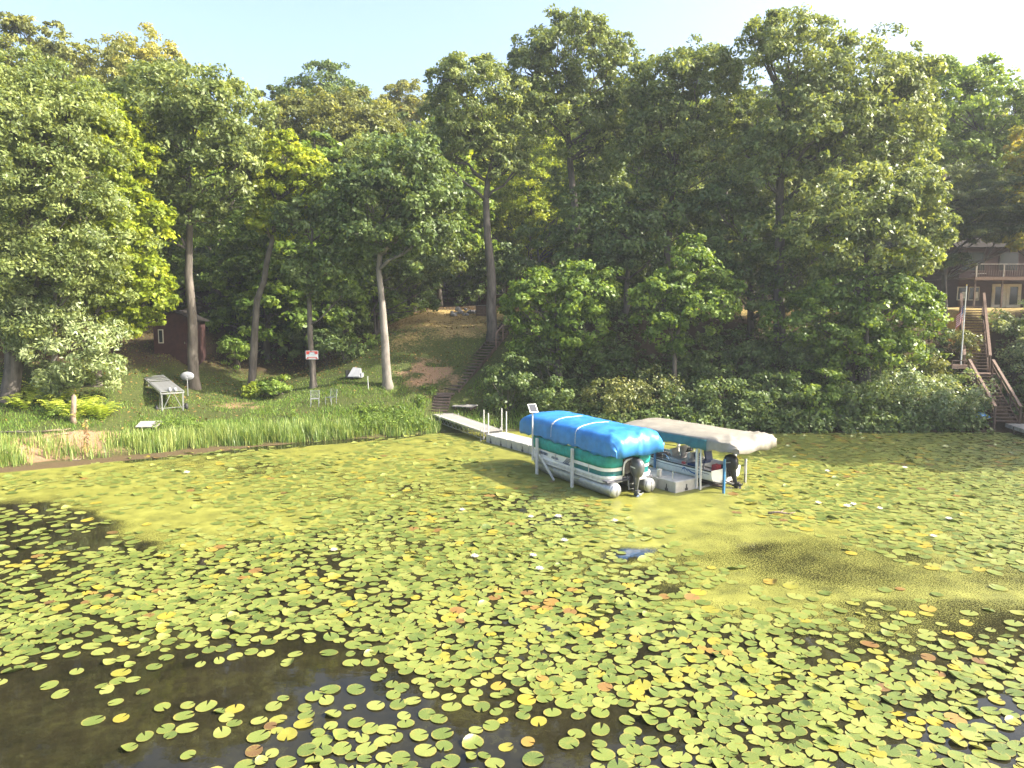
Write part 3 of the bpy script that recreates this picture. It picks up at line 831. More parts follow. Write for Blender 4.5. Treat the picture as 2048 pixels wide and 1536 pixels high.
TREES = [
 # name, label, species, trunk px, width px, lobes, D
 ('oak_tree', 'huge grey green oak filling the left edge above the sunlit bank', 'oak', [(20, 800), (30, 640), (50, 420), (70, 260)], 34,
  [(40, 330, 150, 160), (150, 470, 110, 100), (0, 210, 120, 95), (60, 570, 150, 95), (-90, 420, 150, 150), (155, 300, 75, 105), (100, 200, 70, 60)], 39, dict(size=.72, per=1.4)),
 ('maple_tree', 'bright yellow green maple lit from the right beside the big oak', 'lime', [(190, 740), (200, 560), (215, 380)], 20,
  [(210, 330, 70, 115), (250, 460, 68, 95), (268, 575, 60, 65), (190, 225, 38, 52), (200, 520, 80, 110), (285, 635, 36, 32), (150, 600, 60, 60)], 42, dict(per=1.1)),
 ('willow_tree', 'small tree with pale silvery leaves hanging over ferns by the broken post', 'silver', [(103, 805), (106, 740), (110, 650)], 17,
  [(140, 690, 88, 66), (190, 742, 52, 38), (85, 640, 80, 62), (25, 600, 70, 60), (130, 760, 50, 28)], None, dict(bark='bark_pale', size=.9)),
 ('oak_tree', 'tall oak with a straight pale trunk standing behind the satellite dish', 'oak', [(388, 775), (382, 600), (379, 450), (376, 310)], 21,
  [(360, 225, 115, 75), (285, 285, 72, 70), (450, 250, 78, 75), (420, 350, 88, 58), (325, 370, 62, 50), (395, 430, 62, 34), (485, 320, 36, 55), (330, 440, 40, 28)], None, {}),
 ('maple_tree', 'slim maple with lime yellow tufts and a bent thin trunk', 'lime', [(503, 780), (514, 600), (545, 480), (560, 360)], 16,
  [(565, 310, 34, 40), (530, 370, 34, 36), (600, 372, 54, 44), (560, 425, 46, 52), (622, 345, 38, 32)], None, dict(per=1.05)),
 ('maple_tree', 'leafy green maple leaning right behind the slim lime maple', 'green', [(530, 718), (545, 610), (565, 500)], 16,
  [(520, 480, 66, 60), (590, 520, 62, 56), (545, 570, 66, 46), (500, 620, 52, 36), (450, 650, 42, 24), (460, 560, 50, 40)], None, {}),
 ('birch_tree', 'slender tree that carries the red and white sign', 'dark', [(627, 775), (620, 650), (615, 540), (625, 460)], 13,
  [(640, 470, 56, 52), (620, 545, 46, 40), (675, 540, 54, 52), (600, 440, 40, 40)], None, {}),
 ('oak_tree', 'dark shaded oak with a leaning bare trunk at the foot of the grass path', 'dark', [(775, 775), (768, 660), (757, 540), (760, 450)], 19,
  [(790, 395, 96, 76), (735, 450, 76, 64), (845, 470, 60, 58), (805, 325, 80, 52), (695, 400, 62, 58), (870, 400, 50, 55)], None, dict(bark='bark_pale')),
 ('oak_tree', 'tall forked oak at the top of the left wooden steps', 'oak', [(985, 680), (980, 520), (972, 400), (985, 300)], 21,
  [(960, 195, 84, 62), (900, 235, 46, 52), (1010, 250, 58, 56), (880, 300, 48, 48), (955, 290, 74, 42), (935, 150, 56, 34), (1000, 330, 42, 34)], None, {}),
 ('oak_tree', 'tallest pale oak rising against the sky above the blue canopy', 'oak', [(1165, 640), (1155, 470), (1140, 320), (1135, 220)], 20,
  [(1140, 115, 84, 62), (1078, 200, 62, 80), (1205, 150, 66, 72), (1150, 250, 100, 62), (1230, 245, 54, 62), (1062, 100, 32, 30), (1150, 60, 34, 26)], 55, dict(depth=.8)),
 ('oak_tree', 'round crowned oak with a yellow green top beside the tallest oak', 'oak', [(1330, 690), (1335, 500), (1350, 340)], 18,
  [(1370, 190, 96, 76), (1415, 150, 56, 42), (1330, 275, 74, 62), (1430, 285, 52, 62), (1390, 370, 78, 54), (1300, 185, 46, 54), (1265, 340, 56, 56)], 51, {}),
 ('oak_tree', 'massive oak whose dark top is the highest on the right', 'oak', [(1560, 660), (1558, 520), (1560, 360), (1570, 240)], 24,
  [(1580, 120, 94, 78), (1700, 160, 96, 74), (1785, 235, 70, 82), (1630, 260, 120, 90), (1740, 330, 100, 80), (1555, 330, 76, 74), (1535, 75, 40, 36), (1520, 310, 44, 40), (1825, 160, 46, 44)], 48, {}),
 ('oak_tree', 'lower glittering oak below the massive oak on the right bank', 'oak', [(1730, 690), (1735, 600), (1730, 480)], 18,
  [(1700, 420, 100, 68), (1800, 400, 74, 58), (1640, 490, 84, 60), (1760, 510, 92, 54), (1850, 470, 44, 54)], 45, {}),
 ('maple_tree', 'green broad tree at the top right with the sky behind it', 'green', [(2110, 600), (2090, 480), (2010, 330)], 18,
  [(1895, 225, 74, 84), (1865, 165, 46, 40), (1990, 230, 66, 76), (1958, 160, 40, 36), (2045, 330, 60, 76), (1930, 330, 70, 54), (2080, 250, 70, 70), (2060, 400, 40, 30)], 58, {}),
 ('pine_tree', 'white pine with flat layered boughs in front of the red brown house', 'pine', [(1890, 670), (1888, 560), (1886, 430), (1890, 330)], 12,
  [(1905, 400, 84, 17), (1975, 430, 80, 15), (1880, 470, 56, 13), (2005, 375, 84, 18), (1860, 525, 46, 13), (1850, 445, 60, 14), (1900, 350, 60, 15), (1925, 522, 20, 11), (1985, 458, 62, 13), (2045, 415, 60, 16), (2040, 462, 40, 12), (1960, 400, 60, 16), (1950, 470, 66, 11), (2035, 482, 56, 10), (1930, 440, 50, 13), (2000, 440, 60, 13)], 52, dict(twigs=8)),
 ('maple_tree', 'yellow leaved maple bough reaching in at the right edge', 'amber', [(2140, 640), (2130, 450), (2110, 350)], 14,
  [(2065, 300, 40, 44), (2060, 400, 45, 30), (2100, 350, 60, 60), (2050, 480, 24, 20)], 50, {}),
 ('maple_tree', 'bright green broad maple sheltering the left wooden steps', 'green', [(1120, 760), (1115, 680), (1112, 620)], 16,
  [(1110, 600, 82, 54), (1060, 640, 56, 40), (1170, 580, 64, 48), (1160, 655, 66, 44), (1085, 690, 52, 34), (1040, 600, 36, 26)], 46.5, dict(size=.95)),
 ('ash_tree', 'light green young tree with an upright tip behind the grey canopy', 'green', [(1345, 790), (1350, 690), (1375, 580)], 11,
  [(1380, 560, 52, 54), (1400, 620, 62, 46), (1320, 605, 54, 50), (1385, 505, 28, 32), (1335, 660, 56, 36), (1440, 580, 34, 40)], 44.5, dict(size=.9)),
 ('oak_tree', 'dark tree filling the gap behind the bright green maple', 'dark', [(1250, 700), (1252, 600), (1258, 480)], 15,
  [(1260, 490, 86, 64), (1200, 440, 74, 62), (1330, 430, 74, 62), (1180, 510, 60, 46)], 51, {}),
 ('maple_tree', 'shaded maple between the round oak and the massive oak', 'dark', [(1500, 700), (1500, 600), (1500, 500)], 15,
  [(1500, 480, 84, 70), (1480, 580, 76, 62), (1565, 560, 64, 70), (1440, 510, 50, 50), (1440, 420, 60, 50)], 49.5, {}),
 ('maple_tree', 'broad low green maple hanging over the right bank shrubs', 'green', [(1700, 800), (1708, 700), (1715, 640)], 15,
  [(1720, 600, 108, 64), (1630, 650, 96, 58), (1785, 640, 78, 60), (1822, 590, 46, 46), (1700, 690, 92, 44), (1780, 700, 60, 40)], 45.5, dict(size=.95)),
 ('maple_tree', 'sapling with bright yellow green sprays in front of the shaded bank', 'lime', [(1745, 720), (1735, 600), (1700, 490)], 7,
  [(1690, 475, 38, 22), (1655, 498, 30, 18), (1800, 520, 44, 20), (1840, 505, 24, 18)], 44, dict(per=.9)),
 ('oak_tree', 'amber tinted treetop far behind the left oaks', 'amber', [(290, 660), (288, 400), (285, 200)], 14,
  [(285, 112, 62, 42), (270, 160, 86, 36), (330, 140, 40, 36)], 68, dict(dens=.8)),
 ('oak_tree', 'thin crowned oak behind with sky showing through, upper left', 'olive', [(120, 660), (120, 400), (120, 200)], 14,
  [(165, 125, 78, 40), (80, 150, 90, 50), (10, 60, 34, 26), (75, 65, 44, 22), (200, 180, 60, 40)], 60, dict(dens=.75)),
 ('oak_tree', 'olive brown oak crown in the middle of the left woods', 'olive', [(650, 660), (652, 480), (650, 330)], 16,
  [(650, 270, 104, 66), (595, 245, 60, 44), (722, 245, 56, 54), (690, 330, 78, 54), (768, 300, 46, 62)], 62, {}),
 ('oak_tree', 'round dark treetop standing above the olive oak', 'dark', [(640, 650), (640, 400), (640, 250)], 14,
  [(645, 168, 50, 36), (598, 195, 44, 26), (690, 198, 42, 32), (540, 195, 22, 18), (650, 215, 80, 30)], 74, dict(dens=.85)),
 ('oak_tree', 'brownish treetop seen far behind in the dip of the skyline', 'olive', [(815, 640), (815, 400), (815, 260)], 12,
  [(815, 195, 42, 26), (790, 225, 50, 30), (840, 230, 40, 30), (775, 260, 60, 46)], 78, dict(dens=.85)),
 ('maple_tree', 'green maple filling the space behind the tall straight oak', 'green', [(440, 690), (438, 560), (440, 430)], 12,
  [(430, 480, 62, 60), (470, 400, 64, 52), (300, 530, 56, 50), (345, 590, 44, 32), (410, 560, 50, 40)], 58, {}),
 ('maple_tree', 'dark leafy tree behind the leaning bare trunk', 'dark', [(690, 690), (692, 560), (700, 450)], 12,
  [(690, 570, 62, 62), (722, 490, 62, 56), (660, 420, 64, 54), (850, 560, 46, 44), (820, 490, 54, 50)], 57, {}),
 ('maple_tree', 'yellow green sunlit tree seen between the forked oak and the tallest oak', 'lime', [(1060, 620), (1060, 500), (1060, 380)], 12,
  [(1060, 400, 78, 80), (965, 420, 48, 70), (1110, 330, 50, 46), (1100, 470, 50, 40)], 72, dict(dens=.9)),
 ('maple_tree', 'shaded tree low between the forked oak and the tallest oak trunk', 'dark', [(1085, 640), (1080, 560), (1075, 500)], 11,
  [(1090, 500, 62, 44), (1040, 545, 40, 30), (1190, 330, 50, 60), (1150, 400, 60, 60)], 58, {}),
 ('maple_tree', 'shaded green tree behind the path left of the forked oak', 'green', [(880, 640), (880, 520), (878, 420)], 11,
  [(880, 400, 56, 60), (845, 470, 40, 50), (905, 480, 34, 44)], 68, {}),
]
for k, (nm, lab, sp, tpx, w, lob, D, kw) in enumerate(TREES):
    tree(nm, lab, 'tree', sp, tpx, w, lob, D, 100 + k, **kw)
print('leaves front trees', n_leaf)

# shrubs: a mound of leaves on a few stems
def shrub(name, label, sp, px, py, rx, ry, D, seed, group='shrubs along the shore', size=.8, dens=1.0, cat='shrub'):
    rs = np.random.RandomState(seed)
    k = D / F_PX
    c = at(px, py, D)
    g = Vector((c.x, D, float(terr(c.x, D))))
    cz = c.z - g.z
    RX, RZ = rx * k, ry * k
    lob = [(0, 0, cz, RX, RX * .8, RZ)]
    for _ in range(4):
        a = rs.uniform(0, 6.28)
        lob.append((math.cos(a) * RX * .6, math.sin(a) * RX * .5, cz + rs.uniform(-.5, .55) * RZ, RX * rs.uniform(.35, .55), RX * .4, RZ * rs.uniform(.35, .6)))
    if cz - RZ > .5:
        lob.append((0, 0, max(.4, (cz - RZ) * .6), RX * .7, RX * .5, max(.4, (cz - RZ) * .7)))
    cm, C = crown_mesh(rs, lob, sp, dens * .62, 1.0, size)
    o = thing(name, label, cat, g, 0, group)
    b = MB()
    for j in range(6):
        e = C[rs.randint(len(C))]
        b.tube(wob(rs, (rs.normal() * .12, rs.normal() * .12, -.15), e, 5, .05), [.035, .03, .022, .016, .01], 5, False)
    b.build('stems', M['bark'], o)
    cm.name = 'foliage'
    link(bpy.data.objects.new('foliage', cm), o)
    return o
SHR = [
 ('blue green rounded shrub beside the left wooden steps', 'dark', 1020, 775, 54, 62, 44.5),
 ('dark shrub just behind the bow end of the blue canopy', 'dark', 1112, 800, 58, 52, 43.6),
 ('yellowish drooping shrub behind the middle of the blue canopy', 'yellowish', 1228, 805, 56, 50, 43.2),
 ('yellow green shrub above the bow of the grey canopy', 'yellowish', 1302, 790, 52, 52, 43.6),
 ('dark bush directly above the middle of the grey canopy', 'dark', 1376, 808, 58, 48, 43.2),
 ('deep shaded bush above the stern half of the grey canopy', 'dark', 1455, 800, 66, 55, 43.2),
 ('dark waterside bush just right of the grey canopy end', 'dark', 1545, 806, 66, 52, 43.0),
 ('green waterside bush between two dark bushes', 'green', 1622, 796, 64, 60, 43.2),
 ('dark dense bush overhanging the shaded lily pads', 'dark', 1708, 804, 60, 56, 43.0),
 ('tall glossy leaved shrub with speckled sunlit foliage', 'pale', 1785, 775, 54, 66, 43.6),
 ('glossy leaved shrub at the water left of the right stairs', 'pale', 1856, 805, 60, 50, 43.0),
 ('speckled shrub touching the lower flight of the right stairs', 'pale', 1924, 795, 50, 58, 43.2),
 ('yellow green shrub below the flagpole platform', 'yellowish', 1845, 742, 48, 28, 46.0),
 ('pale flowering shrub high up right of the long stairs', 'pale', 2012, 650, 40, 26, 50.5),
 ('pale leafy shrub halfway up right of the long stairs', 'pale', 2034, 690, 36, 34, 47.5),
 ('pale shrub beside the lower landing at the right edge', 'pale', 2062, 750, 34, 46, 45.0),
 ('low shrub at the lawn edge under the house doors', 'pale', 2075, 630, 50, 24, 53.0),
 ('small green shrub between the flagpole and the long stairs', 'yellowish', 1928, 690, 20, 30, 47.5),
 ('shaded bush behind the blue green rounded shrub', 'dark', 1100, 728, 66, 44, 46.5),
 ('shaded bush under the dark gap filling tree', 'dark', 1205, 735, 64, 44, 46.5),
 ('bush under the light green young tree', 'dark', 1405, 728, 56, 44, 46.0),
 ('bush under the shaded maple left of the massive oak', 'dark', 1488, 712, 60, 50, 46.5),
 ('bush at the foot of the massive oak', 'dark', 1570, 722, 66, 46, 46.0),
 ('low shrub at the edge of the grass path behind the leaning trunk', 'green', 745, 692, 40, 24, 53),
 ('shrub row piece left of the grey box on the lawn', 'dark', 690, 705, 42, 30, 51),
 ('dark green shrub behind the sign tree', 'dark', 655, 690, 40, 30, 53),
 ('leafy plant at the foot of the slim lime maple', 'lime', 508, 783, 14, 14, 45.6),
 ('low weeds between the slim maple and the sign tree', 'green', 560, 775, 44, 16, 46.0),
 ('shrub at the top edge of the grass path under the trees', 'green', 820, 640, 34, 30, 62),
 ('shaded sapling clump behind the slim lime maple', 'green', 475, 690, 34, 28, 52),
]
for k, (lab, sp, px, py, rx, ry, D) in enumerate(SHR):
    shrub('shrub', lab, sp, px, py, rx, ry, D, 300 + k)
print('leaves + shrubs', n_leaf)

# ------------------------------------------------------------------ the wood behind: prototypes copied as single trees
PROTO = []
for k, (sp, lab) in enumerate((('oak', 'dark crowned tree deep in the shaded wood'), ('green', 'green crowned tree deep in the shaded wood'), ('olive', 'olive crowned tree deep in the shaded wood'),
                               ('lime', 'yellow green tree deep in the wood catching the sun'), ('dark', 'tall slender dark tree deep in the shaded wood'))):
    rs = np.random.RandomState(700 + k)
    H = 17.5 if k != 4 else 19.5
    lob = []
    for j in range(9):
        f = j / 8
        rr = (1.0 - .45 * f) * (3.5 if k != 4 else 2.6); a = rs.uniform(0, 6.28)
        lob.append((math.cos(a) * rr * .55, math.sin(a) * rr * .55, H * (.24 + .68 * f), rr * .8, rr * .8, rr * .62))
    cm, C = crown_mesh(rs, lob, sp, .62, .9, 1.25, view=None)
    tm = trunk_mesh(rs, [(0, 0, 0), (.1, .1, H * .3), (-.1, 0, H * .6), (0, 0, H * .85)], .24, lob, C, M['bark'], 3)
    PROTO.append((tm, cm, lab))
rs = np.random.RandomState(77)
n_bg = 0
BEHIND = ((240, 'behind the huge left oak'), (450, 'behind the tall straight oak'), (640, 'behind the slim lime maple'), (830, 'behind the leaning bare trunk'), (1010, 'behind the grass path'),
          (1230, 'behind the tallest oak'), (1440, 'behind the round crowned oak'), (1660, 'behind the massive oak'), (1880, 'behind the lower glittering oak'), (2100, 'behind the pine and the house'))
def bg(x, y, k, s):
    tm, cm, lab = PROTO[k]
    qx = float(to_px(x, y, 8)[0])
    lab += ', ' + next((w for lim, w in BEHIND if qx < lim), 'on the shore beyond the right stairs') + ('' if qx > 2100 else (', front row' if y < 64 else (', farther back' if y < 84 else ', farthest back')))
    for p_, q_ in (('dark crowned tree deep in the shaded wood', 'dark crowned wood tree'), ('green crowned tree deep in the shaded wood', 'green crowned wood tree'), ('olive crowned tree deep in the shaded wood', 'olive crowned wood tree'),
                   ('yellow green tree deep in the wood catching the sun', 'yellow green wood tree'), ('tall slender dark tree deep in the shaded wood', 'tall slender dark wood tree'), (' in the shade below the tall crowns', '')):
        lab = lab.replace(p_, q_)
    o = thing('wood_tree', lab, 'tree', (x, y, float(terr(x, y)) - .1), rs.uniform(0, 6.28), lab.replace('tree', 'trees', 1))
    o.scale = (s * rs.uniform(.9, 1.1), s * rs.uniform(.9, 1.1), s)
    link(bpy.data.objects.new('trunk', tm), o); link(bpy.data.objects.new('crown', cm), o)
for yy in np.arange(57, 112, 6.0):
    for xx in np.arange(-66, 78, 6.2):
        x, y = xx + rs.uniform(-2.4, 2.4), yy + rs.uniform(-2.4, 2.4)
        if abs(x) > .78 * y + 6: continue
        if -10.5 < x < 1 and y < 66: continue
        if 26 < x < 62 and y < 80: continue
        if -4 < x < 6.5 and 66 < y < 80: continue
        if 1 < x < 17 and y < 67: continue
        if -29 < x < -20 and y < 62: continue
        px_, _ = to_px(x, y, 8)
        ytop = np.interp(px_, [0, 100, 200, 350, 430, 500, 620, 700, 760, 860, 920, 1020, 1100, 1250, 1400, 1560, 1700, 1800, 1850, 1960, 2048], [70, 90, 110, 130, 165, 205, 190, 190, 205, 185, 150, 140, 110, 110, 125, 90, 100, 120, 150, 165, 200])
        smax = (at(px_, ytop, y).z - float(terr(x, y))) / 19
        s = min(rs.uniform(.85, 1.3), smax) if (y < 66 or rs.uniform() < .35) else min(smax * rs.uniform(.86, .99), 1.75)
        if s < .6: continue
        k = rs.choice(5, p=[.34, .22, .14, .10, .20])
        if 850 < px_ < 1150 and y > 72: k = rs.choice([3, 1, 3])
        bg(x, y, k, s); n_bg += 1
for x, y, k, s in ((-36, 42, 0, 1.0), (-42, 46, 1, 1.05), (-47, 41, 4, 1.0), (-39, 50, 4, 1.1), (-48, 52, 0, 1.1), (-55, 46, 1, 1.1), (-44, 36, 1, .95), (-56, 56, 0, 1.1)):
    bg(x, y, k, s); n_bg += 1
# young trees that fill the space below the high crowns
YOUNG = []
for k, (sp, lab) in enumerate((('dark', 'dark leafed young tree in the shade below the tall crowns'), ('green', 'green young tree in the shade below the tall crowns'), ('dark', 'wide low dark young tree in the shade below the tall crowns'))):
    rq = np.random.RandomState(720 + k)
    H = (6.5, 7.5, 5.0)[k]
    lob = [(rq.normal() * .8, rq.normal() * .8, H * (.30 + .6 * j / 5), 1.5 + .4 * (k == 2), 1.5, 1.0) for j in range(6)]
    cm, C = crown_mesh(rq, lob, sp, .8, .9, 1.0, view=None)
    tm = trunk_mesh(rq, [(0, 0, 0), (.05, .1, H * .4), (0, 0, H * .8)], .08, lob, C, M['bark'], 3)
    PROTO.append((tm, cm, lab))
for yy in np.arange(55, 70, 3.4):
    for xx in np.arange(-52, 48, 3.6):
        x, y = xx + rs.uniform(-1.4, 1.4), yy + rs.uniform(-1.4, 1.4)
        if abs(x) > .75 * y + 3: continue
        if -10.0 < x < 3.5 and y < 68: continue
        if x > 12 and y < 80 and x > 12 + (62 - y) * .2: continue
        if -29 < x < -20 and y < 58: continue
        if rs.uniform() < .12: continue
        bg(x, y, 5 + rs.choice(3), rs.uniform(.75, 1.25)); n_bg += 1
# the wooded shore to the right of the picture, whose shade lies over the water
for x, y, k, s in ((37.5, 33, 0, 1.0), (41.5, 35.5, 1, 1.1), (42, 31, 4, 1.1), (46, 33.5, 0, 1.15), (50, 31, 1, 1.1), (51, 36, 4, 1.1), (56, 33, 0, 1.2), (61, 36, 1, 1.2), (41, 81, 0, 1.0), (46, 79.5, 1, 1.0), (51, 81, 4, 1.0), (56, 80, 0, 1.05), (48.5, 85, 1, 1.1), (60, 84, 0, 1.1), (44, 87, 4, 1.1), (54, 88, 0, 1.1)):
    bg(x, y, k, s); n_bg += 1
print('bg trees', n_bg, 'unique leaves', n_leaf)

# undergrowth on the banks and under the trees: one mass of low leaves
rs = np.random.RandomState(5)
def undergrowth(n, xr, yr, hmax, cond):
    x = rs.uniform(*xr, n); y = rs.uniform(*yr, n)
    k = cond(x, y); x, y = x[k], y[k]
    return np.stack([x, y, terr(x, y) + rs.uniform(.05, 1, len(x)) ** 1.5 * hmax], 1)
def stairs_clear(x, y):
    c1 = np.abs(x - np.interp(y, [41, 45.6, 52.5], [29.3, 30.0, 33.7])) > 1.25
    c2 = np.abs(x - np.interp(y, [44, 46, 54.8], [-4.5, -4.0, -.3])) > .9
    return c1 & c2
U = [undergrowth(5200, (1.5, 44), (41.6, 56), .9, lambda x, y: (shore_d(x, y) > -.25) & (shore_d(x, y) < 13) & stairs_clear(x, y) & (vnoise(x * .5, y * .5, 9) > .25) & ~((y > 50) & (x > 14))),
     undergrowth(3600, (-60, 62), (54, 84), 1.1, lambda x, y: (vnoise(x * .3, y * .3, 8) > .45) & ~((x > -11) & (x < 1) & (y < 67)) & ~((x > 14) & (y < 80)) & ~((x > -29) & (x < -20) & (y < 58)) & stairs_clear(x, y))]
U.append(undergrowth(2600, (1.2, 29.5), (41, 44.5), .8, lambda x, y: (shore_d(x, y) > -.35) & (shore_d(x, y) < 1.6) & stairs_clear(x, y)))
U = np.concatenate(U)
o_ = np.tile([0, -.3, .9], (len(U), 1))
V, Q, ti = leaf_quads(rs, U, rs.uniform(.25, .5, len(U)), o_, 16, .24, .15, .3, .7)
me = np_mesh('undergrowth', V, Q, [M['leaf_dark']], ti)
tag(link(bpy.data.objects.new('undergrowth', me)), kind='stuff')
n_leaf += len(Q)

# ------------------------------------------------------------------ blades: reeds at the water's edge, grass on the lawn
def blades(rs, x, y, z, h, w, bend, seg=3):
    n = len(x)
    a = rs.uniform(0, 6.283, n); lean = rs.normal(0, bend, n)
    d = np.stack([np.cos(a), np.sin(a), np.zeros(n)], 1); s = np.stack([-np.sin(a), np.cos(a), np.zeros(n)], 1)
    base = np.stack([x, y, z], 1); rows = []
    for k in range(seg + 1):
        t_ = k / seg
        p = base + np.array([0, 0, 1]) * (h * t_ * (1 - .25 * np.abs(lean) * t_))[:, None] + d * (h * lean * t_ * t_)[:, None]
        ww = (w * (1 - t_) ** .7 / 2 + .001)[:, None]
        rows += [p - s * ww, p + s * ww]
    V = np.stack(rows, 1).reshape(-1, 3); m = 2 * (seg + 1)
    q = np.array([[2 * k, 2 * k + 1, 2 * k + 3, 2 * k + 2] for k in range(seg)])
    Q = (q[None] + (np.arange(n) * m)[:, None, None]).reshape(-1, 4)
    return V, Q
rs = np.random.RandomState(3)
n = 60000
x = rs.uniform(-27, -4.2, n); d = rs.uniform(-.35, 2.6, n)
y = np.interp(x, SX, SY) + d
dens = np.interp(x, [-27, -24, -23.2, -22.2, -21.6, -20.4, -19.6, -18.5, -16, -7, -4.2], [.8, .9, .75, .15, .08, .12, .6, .85, 1.0, .8, .3]) * np.interp(d, [-.35, .0, .7, 1.6, 2.6], [.12, .7, 1, .55, .10])
dens = dens * np.clip(2.2 * vnoise(x * 1.5, y * 1.8, 41) - .45, .05, 1) * .75
keep = rs.uniform(0, 1, n) < dens
x, y, d = x[keep], y[keep], d[keep]
h = np.clip(rs.normal(.82, .28, len(x)), .25, 1.5) * (.7 + .6 * vnoise(x * .8, y * 1.2, 43)) * np.interp(d, [-.5, .3, 2.4], [.8, 1, .65]) * np.interp(x, [-27, -20, -12, -4], [1.0, 1.0, .8, .5])
V, Q = blades(rs, x, y, np.maximum(terr(x, y), -.1) - .03, h, rs.uniform(.024, .052, len(x)), .36)
ti = np.repeat(np.clip(rs.normal(.5, .30, len(x)) + .15 * (x < -15), 0, 1), 3)
tag(link(bpy.data.objects.new('reeds', np_mesh('reeds', V, Q, [M['reed']], ti))), kind='stuff')
n = 260000
x = rs.uniform(-34, 2, n); y = rs.uniform(33, 56, n)
d = shore_d(x, y)
dens = np.interp(d, [0.2, .8, 3.5, 7, 12, 20], [0, 1, .95, .55, .28, .10]) * np.clip(1.8 * vnoise(x * .8, y * .8, 42) - .2, .05, 1)
soil_ = np.exp(-((x + 22.2) / 3.0) ** 2) * (d < 3.4) + np.exp(-((x + 5.2) / 2.2) ** 2 - ((y - 47.6) / 2.4) ** 2)
path_ = np.exp(-((x + 5.4 - .04 * (y - 50)) / 3.2) ** 2) * sm((y - 48) / 5)
dens *= (1 - .93 * np.clip(soil_, 0, 1)) * (1 - .85 * path_) * stairs_clear(x, y) * (.25 + .75 * (x < 1))
keep = rs.uniform(0, 1, n) < dens
x, y, d = x[keep], y[keep], d[keep]
V, Q = blades(rs, x, y, terr(x, y) - .02, rs.uniform(.06, .22, len(x)) * np.interp(d, [0, 4, 8], [1.9, 1.2, .6]), rs.uniform(.02, .045, len(x)), .5, 2)
ti = np.repeat(np.clip(rs.normal(.5, .22, len(x)), 0, 1), 2)
tag(link(bpy.data.objects.new('grass', np_mesh('grass', V, Q, [M['grass']], ti))), kind='stuff')
print('blades', len(x))

# mixed broad-leaved weeds along the waterside and fallen leaves under the trees
rs = np.random.RandomState(13)
x = rs.uniform(-27, -5, 2600); y = np.interp(x, SX, SY) + rs.uniform(.1, 5.5, 2600)
k_ = (vnoise(x * .7, y * .7, 51) > .60) & (np.abs(x + 22.2) > 1.6) & (np.hypot(x + 18.3, y - 36.6) > 1.6) & (np.abs(x + 11.2) > 1.5); x, y = x[k_], y[k_]
cen = np.stack([x, y, terr(x, y) + rs.uniform(.08, .55, len(x)) * np.interp(y - np.interp(x, SX, SY), [0, 2, 5.5], [1.2, .9, .4])], 1)
V, Q, ti = leaf_quads(rs, cen, rs.uniform(.12, .30, len(x)), np.tile([0, -.2, .9], (len(x), 1)), 14, .15, .08, .2, .8)
tag(link(bpy.data.objects.new('waterside_weeds', np_mesh('waterside_weeds', V, Q, [M['leaf_green']], ti))), kind='stuff')
x = rs.uniform(-34, 3, 16000); y = rs.uniform(36, 66, 16000); dd = shore_d(x, y)
k_ = (rs.uniform(0, 1, len(x)) < np.interp(dd, [.8, 3, 8, 16], [.05, .25, .7, 1.0]) * np.clip(2 * vnoise(x * .5, y * .5, 52) - .3, .1, 1)); x, y = x[k_], y[k_]
cen = np.stack([x, y, terr(x, y) + .03], 1)
V, Q, ti = leaf_quads(rs, cen, np.full(len(x), .02), np.tile([0, 0, 1.0], (len(x), 1)), 1, .15, .10, 0, .1, .25)
M['leaf_litter'] = leaf_mat('leaf_litter', (.07, .04, .02), (.14, .085, .035), (.25, .17, .05), .1, .7, spec=.1)
tag(link(bpy.data.objects.new('leaf_litter', np_mesh('leaf_litter', V, Q, [M['leaf_litter']], ti))), kind='stuff')

# ferns on the left bank, each frond a part
fr = MB()
for k in range(9):
    t0, t1 = k / 9, (k + 1) / 9
    def pt(t_): return Vector((0, .62 * t_, .50 * math.sin(t_ * 2.1)))
    w = .17 * math.sin(math.pi * (.12 + .83 * t0)) + .015
    a, b_ = pt(t0), pt(t1); m_ = a.lerp(b_, .55)
    for s_ in (-1, 1):
        tip = m_ + Vector((s_ * w, .05, -.03))
        fr.add([a, m_, tip + Vector((0, .015, 0)), tip - Vector((0, .03, 0))], [(0, 1, 2, 3)] if s_ > 0 else [(3, 2, 1, 0)])
frond_me = fr.mesh('frond', M['fern'])
at2 = frond_me.attributes.new('tint', 'FLOAT', 'FACE'); at2.data.foreach_set('value', np.linspace(.3, .8, len(frond_me.polygons)).astype(np.float32))
rr = random.Random(9)
FERNS = [(15, 800), (40, 790), (62, 806), (88, 812), (30, 815), (120, 815), (140, 808), (165, 828), (185, 838), (205, 842), (12, 780), (70, 790), (100, 825), (128, 832), (178, 820), (150, 845), (215, 832), (50, 822)]
for k, (px, py) in enumerate(FERNS):
    g = T(px, py)
    lab = 'yellow green fern in the sunlit clump under the big left oak' if px < 95 else 'yellow green fern around the broken post on the left bank'
    o = thing('fern', lab, 'fern', g, rr.uniform(0, 6.28), lab.replace('fern', 'ferns', 1))
    o.scale = (rr.uniform(.95, 1.45),) * 3
    nf = rr.randint(8, 10)
    for j in range(nf):
        f = bpy.data.objects.new('frond', frond_me); link(f, o)
        f.rotation_euler = (rr.uniform(-.15, .45), rr.uniform(-.15, .15), 2 * math.pi * j / nf + rr.uniform(-.25, .25))
        f.scale = (1, 1, 1)
        f.scale = (rr.uniform(.8, 1.15),) * 3

